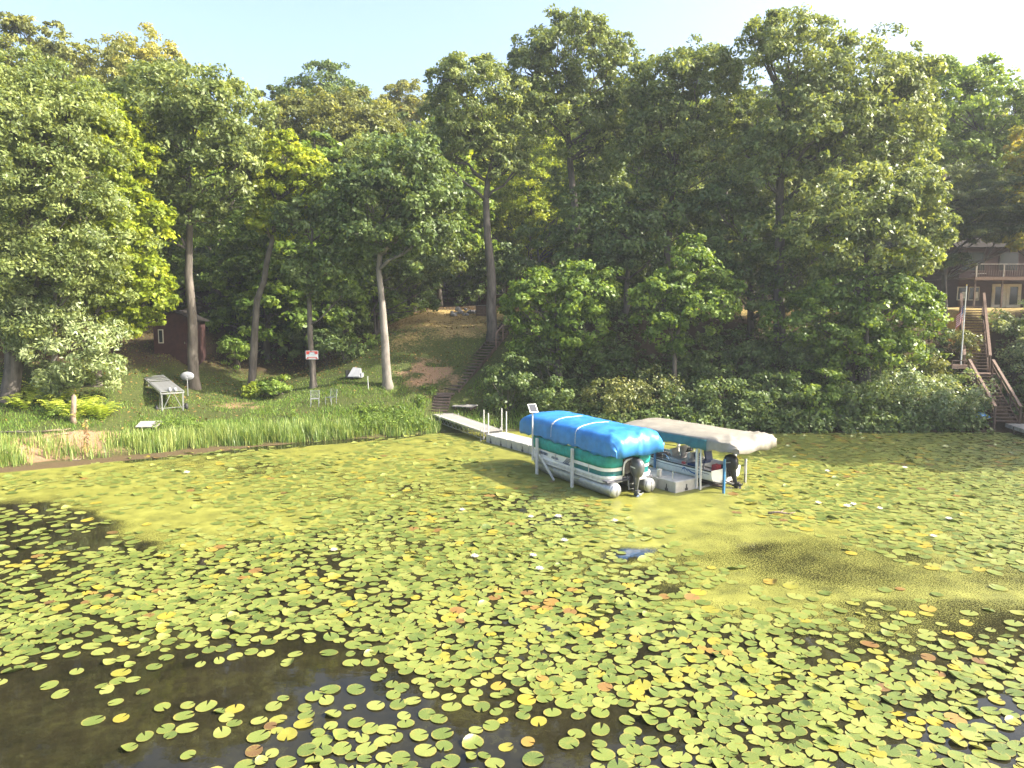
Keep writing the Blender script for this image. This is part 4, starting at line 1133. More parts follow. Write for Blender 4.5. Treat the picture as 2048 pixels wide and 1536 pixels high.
# ------------------------------------------------------------------ canopies of the boat lifts
def canopy_grid(L0, L1, hw, zb, zs, zr, seed, fold=1.0, end=.75):
    """rows along y from the stern end L0 to the bow end L1; 33 points across"""
    prof = []
    for f, h in ((1, 0), (1.0, .2), (1.0, .42), (.995, .62), (.985, .78), (.95, .90), (.88, .965), (.74, 1.0), (.58, 1.0), (.40, 1.0), (.20, 1.0)):
        prof.append((-f, h))
    full = prof + [(0, 1.0)] + [(-a, h) for a, h in prof[::-1]]
    fine = []
    for (a0, h0), (a1, h1) in zip(full[:-1], full[1:]):
        fine += [(a0, h0), ((a0 + a1) / 2, (h0 + h1) / 2)]
    full = fine + [full[-1]]
    ys = [0, .06, .13, .21, .30, .40, .50, .60, .70, .80, .9, 1.0, 1.12, 1.25, 1.4, 1.6]
    ys = [L0 + e for e in ys] + list(np.linspace(L0 + 1.8, L1 - 1.0, 34)) + [L1 - e for e in (.75, .5, .32, .18, .08, 0)]
    rows = []
    for y in ys:
        e0, e1 = min(1, (y - L0) / end), min(1, (L1 - y) / (end * 1.3))
        e = min(e0, e1); f = math.sqrt(max(0, 1 - (1 - e) ** 2))
        w = hw * (.90 + .10 * f)
        row = []
        for j, (a, h) in enumerate(full):
            crown = zr * (1 - a * a) * f
            top = (zs - zb) * (.52 + .48 * f)
            bot = .035 * math.sin(y * 9 + seed) + .05 * math.sin(y * 2.3 + seed) if h == 0 else 0
            z = zb + bot + top * h + (crown if h > .88 else 0)
            x = a * w
            near = max(0, 1 - (y - L0) / 1.7)
            r1 = 1 - abs(2 * float(vnoise(x * 3.0 + y * .9, y * .9 - h * .9, seed)) - 1)
            r2 = 1 - abs(2 * float(vnoise(x * 2.1 - y * 1.6, y * 1.2 + h * 1.5, seed + 1)) - 1)
            cr = ((r1 ** 3) * .10 + (r2 ** 4) * .08 - .06) * fold * near * (.25 + .75 * h)
            cr += (vnoise(x * 1.6, y * .8, seed + 3) - .5) * .05 + ((1 - abs(2 * float(vnoise(x * 4.2 + y * .5, y * 1.1, seed + 4)) - 1)) ** 3) * .020
            sag = -.035 * abs(math.sin((y - L0) * math.pi / 1.55)) * (1 - abs(a)) * (h > .9)
            row.append((x + (cr * .7 * (1 if a > 0 else -1) if h < .9 else 0), y - cr * .8 * near, z + (float(cr) if h > .5 else 0) + sag))
        rows.append(row)
    def flat(row, y, dy):
        return [(p[0] * .99, y, min(p[2], zb + .03 * math.sin(p[0] * 5 + seed))) for p in row]
    rows = [flat(rows[0], L0 - .03, 0)] + rows + [flat(rows[-1], L1 + .03, 0)]
    return rows

# ------------------------------------------------------------------ first lift with the blue canopy
A1 = R(30)
lift = thing('boat_lift', 'boat lift under a bright blue tarp canopy with a small solar panel', 'boat lift', (4.72, 27.15, 0), A1)
cg = canopy_grid(-.35, 6.75, 1.27, 1.66, 2.42, .20, 3, 1.0, .8)
b = MB(); b.grid(cg); b.build('canopy', M['blue_tarp'], lift, True, solid=.012)
def on_canopy(rows, y, j, dz=.012):
    ys = [r[j][1] for r in rows[1:-1]]; k = int(np.argmin([abs(q - y) for q in ys])) + 1
    p = rows[k][j]; return Vector((p[0], p[1], p[2] + dz))
for y in (2.15, 3.95):
    b = MB(); pts = [on_canopy(cg, y, j, .016) for j in range(10, 26)]
    b.grid([[p - Vector((0, .045, 0)) for p in pts], [p + Vector((0, .045, 0)) for p in pts]])
    b.build('strap', M['strap'], lift, solid=.006)
    b = MB(); pts = [on_canopy(cg, y, j, 0) + Vector((-.012, 0, 0)) for j in range(2, 11)]
    b.tube(pts, .007, 5); b.build('rope', M['strap'], lift)
for y in (2.2, 4.9):
    for x in (-1.36, 1.30):
        b = MB(); b.box((x, y, .62), (.10, .12, 2.0)); b.build('post', M['alu_paint'], lift, bevel=.01)
        b = MB(); b.box((x, y, -.35), (.35, .35, .06)); b.build('foot_pad', M['aluminium'], lift)
b = MB(); b.bar((-1.34, 4.75, .9), (-1.34, 3.55, .02), .05, .09); b.build('brace', M['alu_paint'], lift)
b = MB(); b.bar((1.28, 4.75, .9), (1.28, 3.55, .02), .05, .09); b.build('brace', M['alu_paint'], lift)
b = MB()
for x in (-1.2, 1.2): b.bar((x, -.2, 1.74), (x, 6.55, 1.74), .05)
for y in np.linspace(-.1, 6.4, 6): b.bar((-1.2, y, 1.72), (1.2, y, 1.72), .045)
for y in np.linspace(-.1, 6.4, 6):
    for x in (-1.2, 1.2): b.bar((x, y, 1.72), (x * .95, y, 2.2), .03)
b.build('canopy_frame', M['aluminium'], lift)
b = MB(); b.box((-1.5, 5.05, 1.75), (.05, .05, 2.25)); b.build('solar_pole', M['alu_paint'], lift)
rot = Matrix.Rotation(R(-8), 3, 'Z') @ Matrix.Rotation(R(48), 3, 'X')
b = MB(); b.box((-1.5, 5.02, 2.93), (.40, .46, .035), rot); sp_ = b.build('solar_panel', M['white_paint'], lift, bevel=.008)
b = MB(); b.box(Vector((-1.5, 5.02, 2.93)) + rot @ Vector((0, 0, .022)), (.31, .37, .012), rot); b.build('solar_cell', M['solar_cell'], sp_)
b = MB(); b.box((-1.42, 5.02, .95), (.12, .28, .30)); b.build('winch_box', M['alu_paint'], lift, bevel=.01)

# ------------------------------------------------------------------ pontoon boat under it
pb = thing('pontoon_boat', 'white and teal pontoon boat parked under the blue canopy', 'pontoon boat', (4.72, 27.15, 0), A1)
for sx in (-.86, .86):
    b = MB(); pts, rad = [], []
    for y, r, z in ((0, .27, .30), (.05, .285, .30), (4.6, .285, .30), (5.1, .27, .32), (5.5, .21, .37), (5.8, .12, .43), (5.95, .03, .47)):
        pts.append((sx, y, z)); rad.append(r)
    b.tube(pts, rad, 20); po = b.build('pontoon', M['aluminium'], pb, True)
    b = MB(); b.lathe((sx, -.012, .30), [(.26, .01), (.24, -.03), (.15, -.07), (.03, -.085)], 20, 'Y'); b.build('end_cap', M['aluminium'], po, True)
    b = MB(); b.bar((sx, -.09, .55), (sx, -.10, .08), .012, .02); b.build('weld_seam', M['black_rubber'], po)
b = MB(); b.box((0, 2.85, .62), (2.3, 5.4, .06)); b.build('deck', M['carpet'], pb)
b = MB()
for y in np.linspace(.4, 5.2, 9): b.bar((-1.05, y, .575), (1.05, y, .575), .05, .05)
b.build('cross_beam', M['aluminium'], pb)
def path(side, ext=0.0):
    s = side; p = [(s * (1.16 + ext), y) for y in (5.45, 4.9, 4.3, 3.7, 3.1, 2.5, 1.9, 1.3, .75)]
    for k in range(1, 8):
        a = math.pi / 2 * k / 8
        p.append((s * (.70 + ext + .46 * math.cos(a)), .70 - ext - .46 * math.sin(a)))
    p += [(s * .70, .24 - ext), (s * .54, .235 - ext), (s * .38, .235 - ext)]
    return p
def wall(b, p, z0, z1, nz_=2, bulge=0.0, wr=0.0, seed=0):
    rows = []
    for k in range(nz_ + 1):
        f = k / nz_; row = []
        for i, (x, y) in enumerate(p):
            cx_, cy_ = x * .0, 2.8
            n_ = Vector((x, max(-1, (y - 1.2) if y < 1.2 else 0), 0)).normalized()
            o_ = bulge * math.sin(math.pi * f) + wr * float(vnoise(x * 4 + y * 3, f * 3 + y, seed) - .5)
            row.append((x + n_.x * o_, y + n_.y * o_, z0 + (z1 - z0) * f))
        rows.append(row)
    b.grid(rows)
for s in (-1, 1):
    p = path(s)
    b = MB(); wall(b, p[:6], .80, 1.12); b.build('side_panel', M['grey_vinyl' if False else 'white_gel'], pb, solid=.03)
    b = MB(); wall(b, p[5:], .80, 1.03); tp_ = b.build('rear_panel', M['teal_panel'], pb, solid=.03)
    tp_['label'] = 'dark teal rear panel'
    b = MB(); wall(b, path(s, .012)[5:], .985, 1.03); b.build('pinstripe', M['white_gel'], tp_)
    for k, (z0, z1, e) in enumerate(((.55, .635, .045), (.645, .715, .03), (.725, .80, .045))):
        b = MB(); wall(b, path(s, e), z0, z1); b.build('rub_rail', M['white_paint'] if k == 2 else M['alu_paint'], pb, solid=.05)
    b = MB(); wall(b, path(s, .02)[5:], 1.03, 1.13, 2); b.build('trim_band', M['white_gel'], pb, solid=.035)
    b = MB(); wall(b, path(s, .02)[:6], 1.115, 1.15, 2); b.build('trim_band', M['white_gel'], pb, solid=.035)
    b = MB(); wall(b, path(s, .03), 1.13, 1.66, 5, .05, .045, 4 + s); b.build('mooring_cover', M['teal_canvas'], pb, True, solid=.01)
    for i in (1, 3, 5, 7):
        x, y = path(s, .03)[i]
        b = MB(); b.bar((x, y, .80), (x, y, 1.14), .03); b.build('rail_post', M['alu_paint'], pb)
b = MB()
xs = np.linspace(-.42, .42, 13); rows = []
for k in range(5):
    f = k / 4
    rows.append([(x, .20 - .03 * math.sin(f * 3), (1.42 + .08 * math.cos(x * 3.4)) * (1 - f) + 1.67 * f) for x in xs])
b.grid(rows); b.build('mooring_cover', M['teal_canvas'], pb, True, solid=.01)
b = MB()
rows = []
for y in np.linspace(.22, 5.4, 12):
    rows.append([(x * (1.17 if y > .6 else .85), y, 1.665 + .16 * (1 - x * x) + .02 * math.sin(y * 5)) for x in np.linspace(-1, 1, 11)])
b.grid(rows); b.build('cover_top', M['teal_canvas'], pb, True)
arch = [(-.40, .19, .80), (-.40, .19, 1.15), (-.36, .18, 1.33), (-.24, .17, 1.44), (0, .16, 1.48), (.24, .17, 1.44), (.36, .18, 1.33), (.40, .19, 1.15), (.40, .19, .80)]
b = MB(); b.grid([[(x, y - .03, z) for x, y, z in arch], [(x * .86, y - .05, .80 + (z - .80) * .90) for x, y, z in arch]]); b.build('motor_arch', M['white_gel'], pb, True, solid=.03)
b = MB(); b.box((0, .42, 1.08), (.74, .02, .62)); b.build('motor_well', M['motor_black'], pb)
# bow letters too small to read, a swoosh and a name mark
b = MB()
for k in range(7): b.box((-1.195, 4.95 - k * .10, .985), (.012, .055 if k % 3 else .03, .12), Matrix.Rotation(R(12 * (k % 2)), 3, 'X'))
b.build('registration_mark', M['decal_navy'], pb)
b = MB()
for k in range(6): b.box((-1.195, 3.95 - k * .085, .945), (.012, .03, .10 if k % 2 else .07), Matrix.Rotation(R(18 - 9 * k), 3, 'X'))
b.bar((-1.195, 3.45, .90), (-1.195, 4.0, .895), .012, .02)
b.build('name_mark', M['decal_navy'], pb)
b = MB()
for k in range(4):
    y0 = 3.15 - k * .10
    b.add([(-1.2, y0, .82), (-1.2, y0 - .05, .82), (-1.2, y0 - .40, 1.10), (-1.2, y0 - .36, 1.10)], [(0, 1, 2, 3)])
b.add([(-1.2, 3.6, .83), (-1.2, 2.6, .82), (-1.2, 2.6, .86)], [(0, 1, 2)])
b.build('swoosh_decal', M['decal_navy'], pb, solid=.004)
# outboard motor
def outboard(parent, x, y, z, cow, scale=1.0, tilt=0.0, leg_mat=None):
    rt = Matrix.Rotation(tilt, 3, 'X'); o0 = Vector((x, y, z))
    def put(b):
        b.v = [tuple(o0 + rt @ (Vector(v) * scale)) for v in b.v]; return b
    b = MB(); rows = []
    for zz_, wx, wy, oy in ((-.02, .10, .15, 0), (.06, .15, .23, -.01), (.20, .175, .27, -.02), (.40, .18, .285, -.02), (.54, .165, .26, 0), (.62, .12, .19, .02), (.655, .04, .07, .03)):
        rows.append([(wx * math.copysign(abs(math.cos(a)) ** .7, math.cos(a)), oy + wy * math.copysign(abs(math.sin(a)) ** .7, math.sin(a)), zz_) for a in np.linspace(0, 2 * math.pi, 21)])
    b.grid(rows); mo = put(b).build('outboard_motor', M[cow], parent, True)
    b = MB(); rows = []
    for zz_, wx, wy, oy in ((0, .10, .16, 0), (-.22, .085, .13, -.01), (-.45, .06, .10, -.02), (-.66, .045, .10, -.03), (-.80, .03, .09, -.03)):
        rows.append([(wx * math.cos(a), oy + wy * math.sin(a), zz_) for a in np.linspace(0, 2 * math.pi, 15)])
    b.grid(rows); b.lathe((0, -.03, -.62), [(.02, .20), (.05, .12), (.06, -.05), (.05, -.17)], 12, 'Y')
    b.box((0, -.06, -.52), (.16, .30, .015)); put(b).build('leg', leg_mat or M[cow], mo, True)
    b = MB(); b.lathe((0, -.23, -.62), [(.045, .03), (.045, -.05), (.02, -.09)], 10, 'Y')
    for k in range(3):
        a = 2.1 * k; u_ = Vector((math.cos(a), 0, math.sin(a))); w_ = Vector((-u_.z, 0, u_.x)); c_ = Vector((0, -.24, -.62))
        b.add([c_ + u_ * .03 - w_ * .03 + Vector((0, .03, 0)), c_ + u_ * .03 + w_ * .03 - Vector((0, .03, 0)), c_ + u_ * .15 + w_ * .06 - Vector((0, .03, 0)), c_ + u_ * .17, c_ + u_ * .14 - w_ * .06 + Vector((0, .03, 0))], [(0, 1, 2, 3, 4)])
    put(b).build('propeller', M['chrome'] if cow == 'motor_silver' else M['black_rubber'], mo, solid=.01)
    b = MB(); b.box((0, .20, -.10), (.20, .12, .34)); b.box((0, .26, .02), (.28, .05, .06)); put(b).build('bracket', M['motor_black'], mo, bevel=.01)
    b = MB()
    for s in (-1, 1): b.box((s * .178, .03, .33), (.012, .26, .045))
    put(b).build('stripe', M['white_paint'] if cow == 'motor_silver' else M['grey_vinyl'], mo)
    return mo
outboard(pb, .06, -.12, .80, 'motor_silver', 1.08, R(5))
b = MB(); b.bar((-.12, .1, .25), (-.12, .22, .75), .04); b.bar((.2, .1, .25), (.2, .22, .75), .04); b.bar((-.16, .08, .25), (.24, .08, .25), .03); b.bar((-.16, .1, .45), (.24, .1, .45), .03)
b.build('boarding_ladder', M['aluminium'], pb)

# ------------------------------------------------------------------ second lift with the beige canopy
A2 = R(37)
l2 = thing('boat_lift', 'boat lift under a beige canopy with a dark teal side skirt', 'boat lift', (9.42, 27.75, 0), A2)
cg2 = canopy_grid(-.35, 6.1, 1.36, 1.70, 2.14, .15, 8, 1.5, .7)
def split_grid(rows, inside):
    a, c = MB(), MB(); n = len(rows[0])
    for i in range(len(rows) - 1):
        for j in range(n - 1):
            q = [rows[i][j], rows[i][j + 1], rows[i + 1][j + 1], rows[i + 1][j]]
            (a if inside(i, j, n) else c).add(q, [(0, 1, 2, 3)])
    return a, c
sk, topm = split_grid(cg2, lambda i, j, n: i > 14 and (j < 9 or j > n - 11) )
def weld(o):
    import bmesh
    bm = bmesh.new(); bm.from_mesh(o.data); bmesh.ops.remove_doubles(bm, verts=bm.verts, dist=1e-4); bm.to_mesh(o.data); bm.free()
    for p in o.data.polygons: p.use_smooth = True
o = topm.build('canopy', M['beige_tarp'], l2); weld(o)
m_ = o.modifiers.new('solid', 'SOLIDIFY'); m_.thickness = .012
o = sk.build('skirt', M['teal_skirt'], l2); weld(o); o['label'] = 'dark teal side skirt of the canopy'
m_ = o.modifiers.new('solid', 'SOLIDIFY'); m_.thickness = .012
b = MB()
for x in (-1.28, 1.28): b.bar((x, -.2, 1.86), (x, 5.9, 1.86), .05)
for y in np.linspace(-.1, 5.8, 6): b.bar((-1.28, y, 1.84), (1.28, y, 1.84), .045)
b.build('canopy_frame', M['aluminium'], l2)
for x, y, h, w, mt in ((-1.28, 1.55, 1.9, .09, 'alu_paint'), (-1.28, 1.36, 1.75, .07, 'alu_paint'), (1.25, 1.55, 1.95, .10, 'alu_paint'), (-1.28, 4.6, 1.9, .1, 'alu_paint'), (1.25, 4.6, 1.9, .1, 'alu_paint')):
    b = MB(); b.box((x, y, h / 2 - .15), (w, w, h + .3)); b.build('post', M[mt], l2, bevel=.008)
for x, y, h, mt in ((-1.02, .42, 1.38, 'blue_paint'), (1.22, 1.0, 1.0, 'aluminium'), (-1.02, 4.0, 1.3, 'blue_paint'), (1.22, 4.0, 1.1, 'aluminium')):
    b = MB(); b.box((x, y, h / 2 - .1), (.085, .085, h + .2)); g_ = b.build('guide_post', M[mt], l2, bevel=.008)
b = MB(); b.bar((-1.25, 1.5, .02), (1.25, 1.5, .02), .10, .12); b.bar((-1.25, 4.6, .02), (1.25, 4.6, .02), .10, .12); b.build('lift_beam', M['aluminium'], l2)
for x in (-.5, .5):
    b = MB(); b.bar((x, .75, .10), (x, 4.9, .14), .12, .08); b.build('bunk', M['wood_dark'], l2)

# ------------------------------------------------------------------ white fishing boat
fb = thing('fishing_boat', 'white open fishing boat with blue wave decal under the beige canopy', 'fishing boat', (8.78, 28.62, 0.02), A2)
def hull_sec(y):
    f = y / 5.0
    hb = .96 * (1 - max(0, f - .45) ** 2.2 * 3.2) if f < 1 else 0
    hb = max(.02, hb)
    zt = .74 + .10 * f + .22 * max(0, f - .4) ** 1.6
    zc = .30 + .35 * max(0, f - .45) ** 1.4
    zk = .10 + .75 * max(0, f - .6) ** 1.8
    return hb, zt, zc, zk
b = MB(); rows = []
for y in [0, .5, 1, 1.5, 2, 2.5, 3, 3.5, 4, 4.4, 4.7, 4.9, 5.0]:
    hb, zt, zc, zk = hull_sec(y)
    half = [(hb, zt), (hb * .985, zt * .6 + zc * .4), (hb * .93, zc + .06), (hb * .88, zc), (hb * .5, (zc * .5 + zk * .5)), (0, zk)]
    rows.append([(x, y, z) for x, z in half] + [(-x, y, z) for x, z in half[-2::-1]])
b.grid(rows)
hb, zt, zc, zk = hull_sec(0)
tr_ = rows[0]; b.add([Vector(p) for p in tr_], [tuple(range(len(tr_)))[::-1]])
hull = b.build('hull', M['white_gel'], fb, solid=.035)
for s in (-1, 1):
    b = MB(); b.grid([[(s * (hull_sec(y)[0] + .012), y, hull_sec(y)[1] + dz) for y in np.linspace(0, 4.95, 16)] for dz in (-.05, .0)]); b.build('gunwale_rail', M['motor_black'], hull, solid=.02)
    b = MB(); b.grid([[(s * (hull_sec(y)[0] + .006), y, hull_sec(y)[1] - .16 + dz) for y in np.linspace(.1, 4.6, 14)] for dz in (0, .022)]); b.build('side_stripe', M['decal_navy'], hull)
    b = MB()
    for y0, L, z0, h in ((.42, .55, .49, .05), (.75, .5, .53, .06), (1.15, .35, .57, .07), (1.3, .22, .52, .09)):
        pts = [(s * (hull_sec(y0 + L * t_)[0] + .008), y0 + L * t_, z0 + h * math.sin(t_ * 5 + y0 * 4) * .8) for t_ in np.linspace(0, 1, 8)]
        b.grid([pts, [(x, y, z + .05 * math.sin(math.pi * k / 7) + .006) for k, (x, y, z) in enumerate(pts)]])
    b.build('wave_decal', M['decal_blue'], hull)
    b = MB(); b.grid([[(s * (hull_sec(y)[0] * .92 + .012), y, hull_sec(y)[2] + dz) for y in np.linspace(0, 4.0, 10)] for dz in (-.03, .015)]); b.build('chine_stripe', M['motor_black'], hull)
b = MB(); b.grid([[(x * hull_sec(y)[0] * .93, y, .40 + .0 * y) for x in (-1, 0, 1)] for y in np.linspace(.1, 3.6, 8)]); b.build('floor', M['carpet'], fb)
b = MB(); b.grid([[(x * hull_sec(y)[0] * .94, y, hull_sec(y)[1] - .10) for x in (-1, -.5, 0, .5, 1)] for y in np.linspace(3.3, 4.85, 7)]); b.build('casting_deck', M['carpet'], fb, solid=.03)
b = MB(); b.grid([[(x * hull_sec(y)[0] * .94, y, hull_sec(y)[1] - .16) for x in (-1, 0, 1)] for y in np.linspace(.06, .55, 3)]); b.build('stern_deck', M['carpet'], fb, solid=.03)
for sx, y, mt in ((-.45, 1.25, 'navy_vinyl'), (.42, 1.45, 'navy_vinyl'), (-.40, 2.6, 'grey_vinyl'), (.40, 2.75, 'grey_vinyl')):
    b = MB(); b.box((sx, y, .74), (.44, .44, .12)); se = b.build('seat', M[mt], fb, bevel=.04)
    b = MB(); b.box((sx, y - .22, 1.02), (.46, .10, .46), Matrix.Rotation(R(-12), 3, 'X')); b.build('backrest', M[mt], se, bevel=.04)
    b = MB(); b.tube([(sx, y, .40), (sx, y, .70)], .035, 8); b.build('pedestal', M['aluminium'], se)
b = MB()
for k in range(4): b.box((-.45, .965 - k * .0, .88 + k * .085), (.44, .02, .022))
b.build('seat_stripe', M['grey_vinyl'], fb)
b = MB(); b.box((.42, 2.05, .70), (.50, .34, .62), None, .85); co = b.build('console', M['white_gel'], fb, bevel=.05)
b = MB(); b.lathe((.42, 1.85, .95), [(.15, -.01), (.17, 0), (.15, .01)], 14, 'Y'); b.build('steering_wheel', M['motor_black'], co)
b = MB(); b.box((.42, 2.2, 1.12), (.46, .015, .24), Matrix.Rotation(R(25), 3, 'X')); b.build('windshield', M['glass'], co)
b = MB(); b.box((-.55, 2.15, .70), (.34, .75, .38), Matrix.Rotation(R(8), 3, 'X')); b.build('side_locker', M['grey_vinyl'], fb, bevel=.05)
b = MB(); b.box((-.18, .35, .72), (.32, .26, .26)); b.tube([(-.18, .35, .84), (-.18, .35, .89)], .05, 8); b.build('gas_tank', M['red_plastic'], fb, bevel=.04)
b = MB(); b.box((.25, .32, .70), (.30, .22, .22)); b.build('battery_box', M['motor_black'], fb, bevel=.02)
b = MB(); b.lathe((-.12, 1.75, .95), [(.09, -.05), (.15, 0), (.09, .05), (.05, .03), (.05, -.03)], 14, 'Y'); b.build('rope_coil', M['white_paint'], fb, True)
b = MB(); b.box((-.62, 1.72, .62), (.10, .22, .36)); b.build('fire_extinguisher', M['red_plastic'], fb, bevel=.03)
for s in (-1, 1):
    b = MB(); pts = [(s * hull_sec(y)[0] * .95, y, hull_sec(y)[1] + (.22 if 2.3 < y < 4.6 else .02)) for y in (2.2, 2.4, 3.2, 4.0, 4.5, 4.7)]
    b.tube(pts, .016, 6)
    for y in (2.6, 3.3, 4.0): b.tube([(s * hull_sec(y)[0] * .95, y, hull_sec(y)[1]), (s * hull_sec(y)[0] * .95, y, hull_sec(y)[1] + .22)], .013, 6)
    b.build('bow_rail', M['chrome'], fb)
b = MB(); b.tube([(.1, 4.9, 1.22), (.05, 3.7, 1.26)], .03, 8); b.box((.05, 3.6, 1.27), (.14, .34, .14)); b.tube([(.1, 4.95, 1.22), (.1, 5.05, 1.22)], .06, 8); b.build('trolling_motor', M['motor_black'], fb)
outboard(fb, .12, -.22, .68, 'motor_black', 1.0, R(-14))
b = MB(); b.bar((-.25, -.02, .28), (-.05, -.36, .16), .10, .05); b.bar((-.05, -.36, .16), (.10, -.30, .16), .10, .05); b.build('swim_step', M['wood_grey'], fb)

# ------------------------------------------------------------------ floating dock of plastic blocks, handrails, gangway
AD = R(35.8)
fd = thing('floating_dock', 'grey plastic block dock running between the two boats to the shore', 'dock', (6.98, 27.85, 0), AD)
blk = MB()
blk.box((0, 0, .20), (1.28, .94, .50))
blk_me = blk.mesh('float_block', M['dock_plastic'])
slot = MB()
for s in (-1, 1):
    slot.add([(s * .648, -.05, .02), (s * .648, .05, .02), (s * .648, .035, .16), (s * .648, .02, .30), (s * .648, -.02, .30), (s * .648, -.035, .16)], [(0, 1, 2, 3, 4, 5)])
    slot.box((s * .645, .0, .07), (.014, .16, .10))
slot.box((0, -.475, .16), (.07, .014, .26)); slot.box((0, -.475, .08), (.18, .014, .10))
slot_me = slot.mesh('connector_slot', M['dock_shadow'])
for k in range(14):
    o = bpy.data.objects.new('float_block', blk_me); link(o, fd); o.location = (random.uniform(-.008, .008), .48 + k * .965, random.uniform(-.008, .008))
    bv = o.modifiers.new('bevel', 'BEVEL'); bv.width = .035; bv.segments = 2
    c = bpy.data.objects.new('connector_slot', slot_me); link(c, o)
b = MB(); b.box((-.5, 1.0, .62), (.16, .16, .34)); b.build('cleat_post', M['dock_plastic'], fd, bevel=.02)
b = MB(); b.tube([(-.5, .3, .4), (-.5, .3, .85)], .02, 8); b.build('pipe', M['aluminium'], fd)
for s in (-1, 1):
    for y in (13.3, 13.75):
        b = MB(); b.tube([(s * .60, y, .1), (s * .60, y, 1.75 if y > 13.5 else 1.62)], .032, 8); b.build('mooring_pole', M['alu_paint'], fd)
gw0, gw1 = Vector((-4.35, 43.6, .82)), Vector((-1.05, 38.95, .52))
gd_ = (gw1 - gw0); gL = gd_.length
gw = thing('gangway', 'grey aluminium truss gangway between the bank and the block dock', 'gangway', gw0, math.atan2(-gd_.x, gd_.y))
sl = gd_.z / gL
npl = 34
pl_me = MB().box((0, 0, 0), (1.18, gL / npl - .012, .035)).mesh('plank', M['wood_grey'])
for k in range(npl):
    o = bpy.data.objects.new('plank', pl_me); link(o, gw); y = (k + .5) * gL / npl; o.location = (0, y, sl * y + random.uniform(-.004, .004))
for s in (-1, 1):
    x = s * .62
    b = MB(); b.bar((x, 0, -.03), (x, gL, sl * gL - .03), .05, .10); b.build('side_rail', M['aluminium'], gw)
    b = MB(); b.bar((x, .3, -.38), (x, gL - .1, sl * gL - .38), .035, .04)
    n = 12
    for k in range(n):
        y0, y1 = .3 + (gL - .4) * k / n, .3 + (gL - .4) * (k + 1) / n
        b.bar((x, y0, sl * y0 - .05), (x, (y0 + y1) / 2, sl * y0 - .37), .02); b.bar((x, (y0 + y1) / 2, sl * y0 - .37), (x, y1, sl * y1 - .05), .02)
    b.build('truss', M['aluminium'], gw)
    for y in (.9, gL - .25):
        b = MB(); b.bar((x * 1.06, y, sl * y + .12), (x * 1.06, y, -1.4), .05); b.build('leg', M['aluminium'], gw)
b = MB(); b.box((0, gL + .02, sl * gL - .08), (1.1, .03, .16)); b.build('end_plate', M['dock_shadow'], gw)

# ------------------------------------------------------------------ wooden steps up the left slope
def flight(parent, a, b_, n, w, mat_, thick=.05, deep=.30, stringers=True):
    a, b_ = Vector(a), Vector(b_); d = b_ - a; h = Vector((d.x, d.y, 0)).normalized(); rz = math.atan2(-h.x, h.y)
    me = MB().box((0, 0, 0), (w, deep, thick)).mesh('tread', mat_)
    for k in range(n):
        o = bpy.data.objects.new('tread', me); link(o, parent); p = a + d * ((k + .5) / n); o.location = p; o.rotation_euler = (random.uniform(-.02, .02), random.uniform(-.015, .015), rz)
    rt = Matrix.Rotation(rz, 3, 'Z')
    if stringers:
        for s in (-1, 1):
            off = rt @ Vector((s * (w / 2 + .025), 0, -.12))
            MB().bar(a + off, b_ + off, .045, .24).build('stringer', mat_, parent)
    return rt
ws = thing('wooden_steps', 'dark weathered wooden steps climbing from the gangway up the grassy slope', 'steps', (0, 0, 0))
base = Vector((-4.5, 44.0, .86)); ws.location = base
def rel(*p): return Vector(p) - base
flight(ws, rel(-4.55, 43.95, .86), rel(-4.45, 45.5, 1.78), 6, 1.0, M['wood_dark'], .10, .30)
b = MB(); b.box(rel(-4.35, 45.95, 1.80), (1.25, .9, .08)); b.build('landing', M['wood_dark'], ws)
flight(ws, rel(-4.0, 46.3, 1.95), rel(-.25, 54.9, 6.25), 24, 1.05, M['wood_dark'], .07, .28)
for k, f in enumerate((0, .62, .75, .88, 1.0)):
    p = Vector((-4.0, 46.3, 1.95)).lerp(Vector((-.25, 54.9, 6.25)), f) + Vector((.52, -.22, 0))
    if k: MB().bar(p - base + Vector((0, 0, -.3)), p - base + Vector((0, 0, .95)), .09).build('post', M['wood_rail'], ws)
p0 = Vector((-4.0, 46.3, 1.95)).lerp(Vector((-.25, 54.9, 6.25)), .62) + Vector((.52, -.22, .92)) - base
p1 = Vector((-.25, 54.9, 6.25)) + Vector((.52, -.22, .92)) - base
MB().bar(p0, p1, .10, .06).build('handrail', M['wood_rail'], ws)
MB().bar(rel(-3.3, 46.6, 1.7), rel(-2.0, 49.9, 3.3), .05).build('pipe_rail', M['aluminium'], ws)
p = T(930, 819)
g = thing('landing_platform', 'small grey platform lying beside the gangway foot', 'platform', (p.x, p.y, p.z + .05), R(-18))
b = MB()
for k in range(5): b.box((0, -.42 + k * .21, .15), (1.35, .19, .05))
b.build('board', M['wood_grey'], g)
for s in (-.55, .55): MB().box((s, 0, .05), (.08, 1.0, .14)).build('bearer', M['wood_dark'], g)
b = MB(); b.box((-.25, .12, .18), (.42, .30, .02)); b.build('hatch', M['dock_shadow'], g)

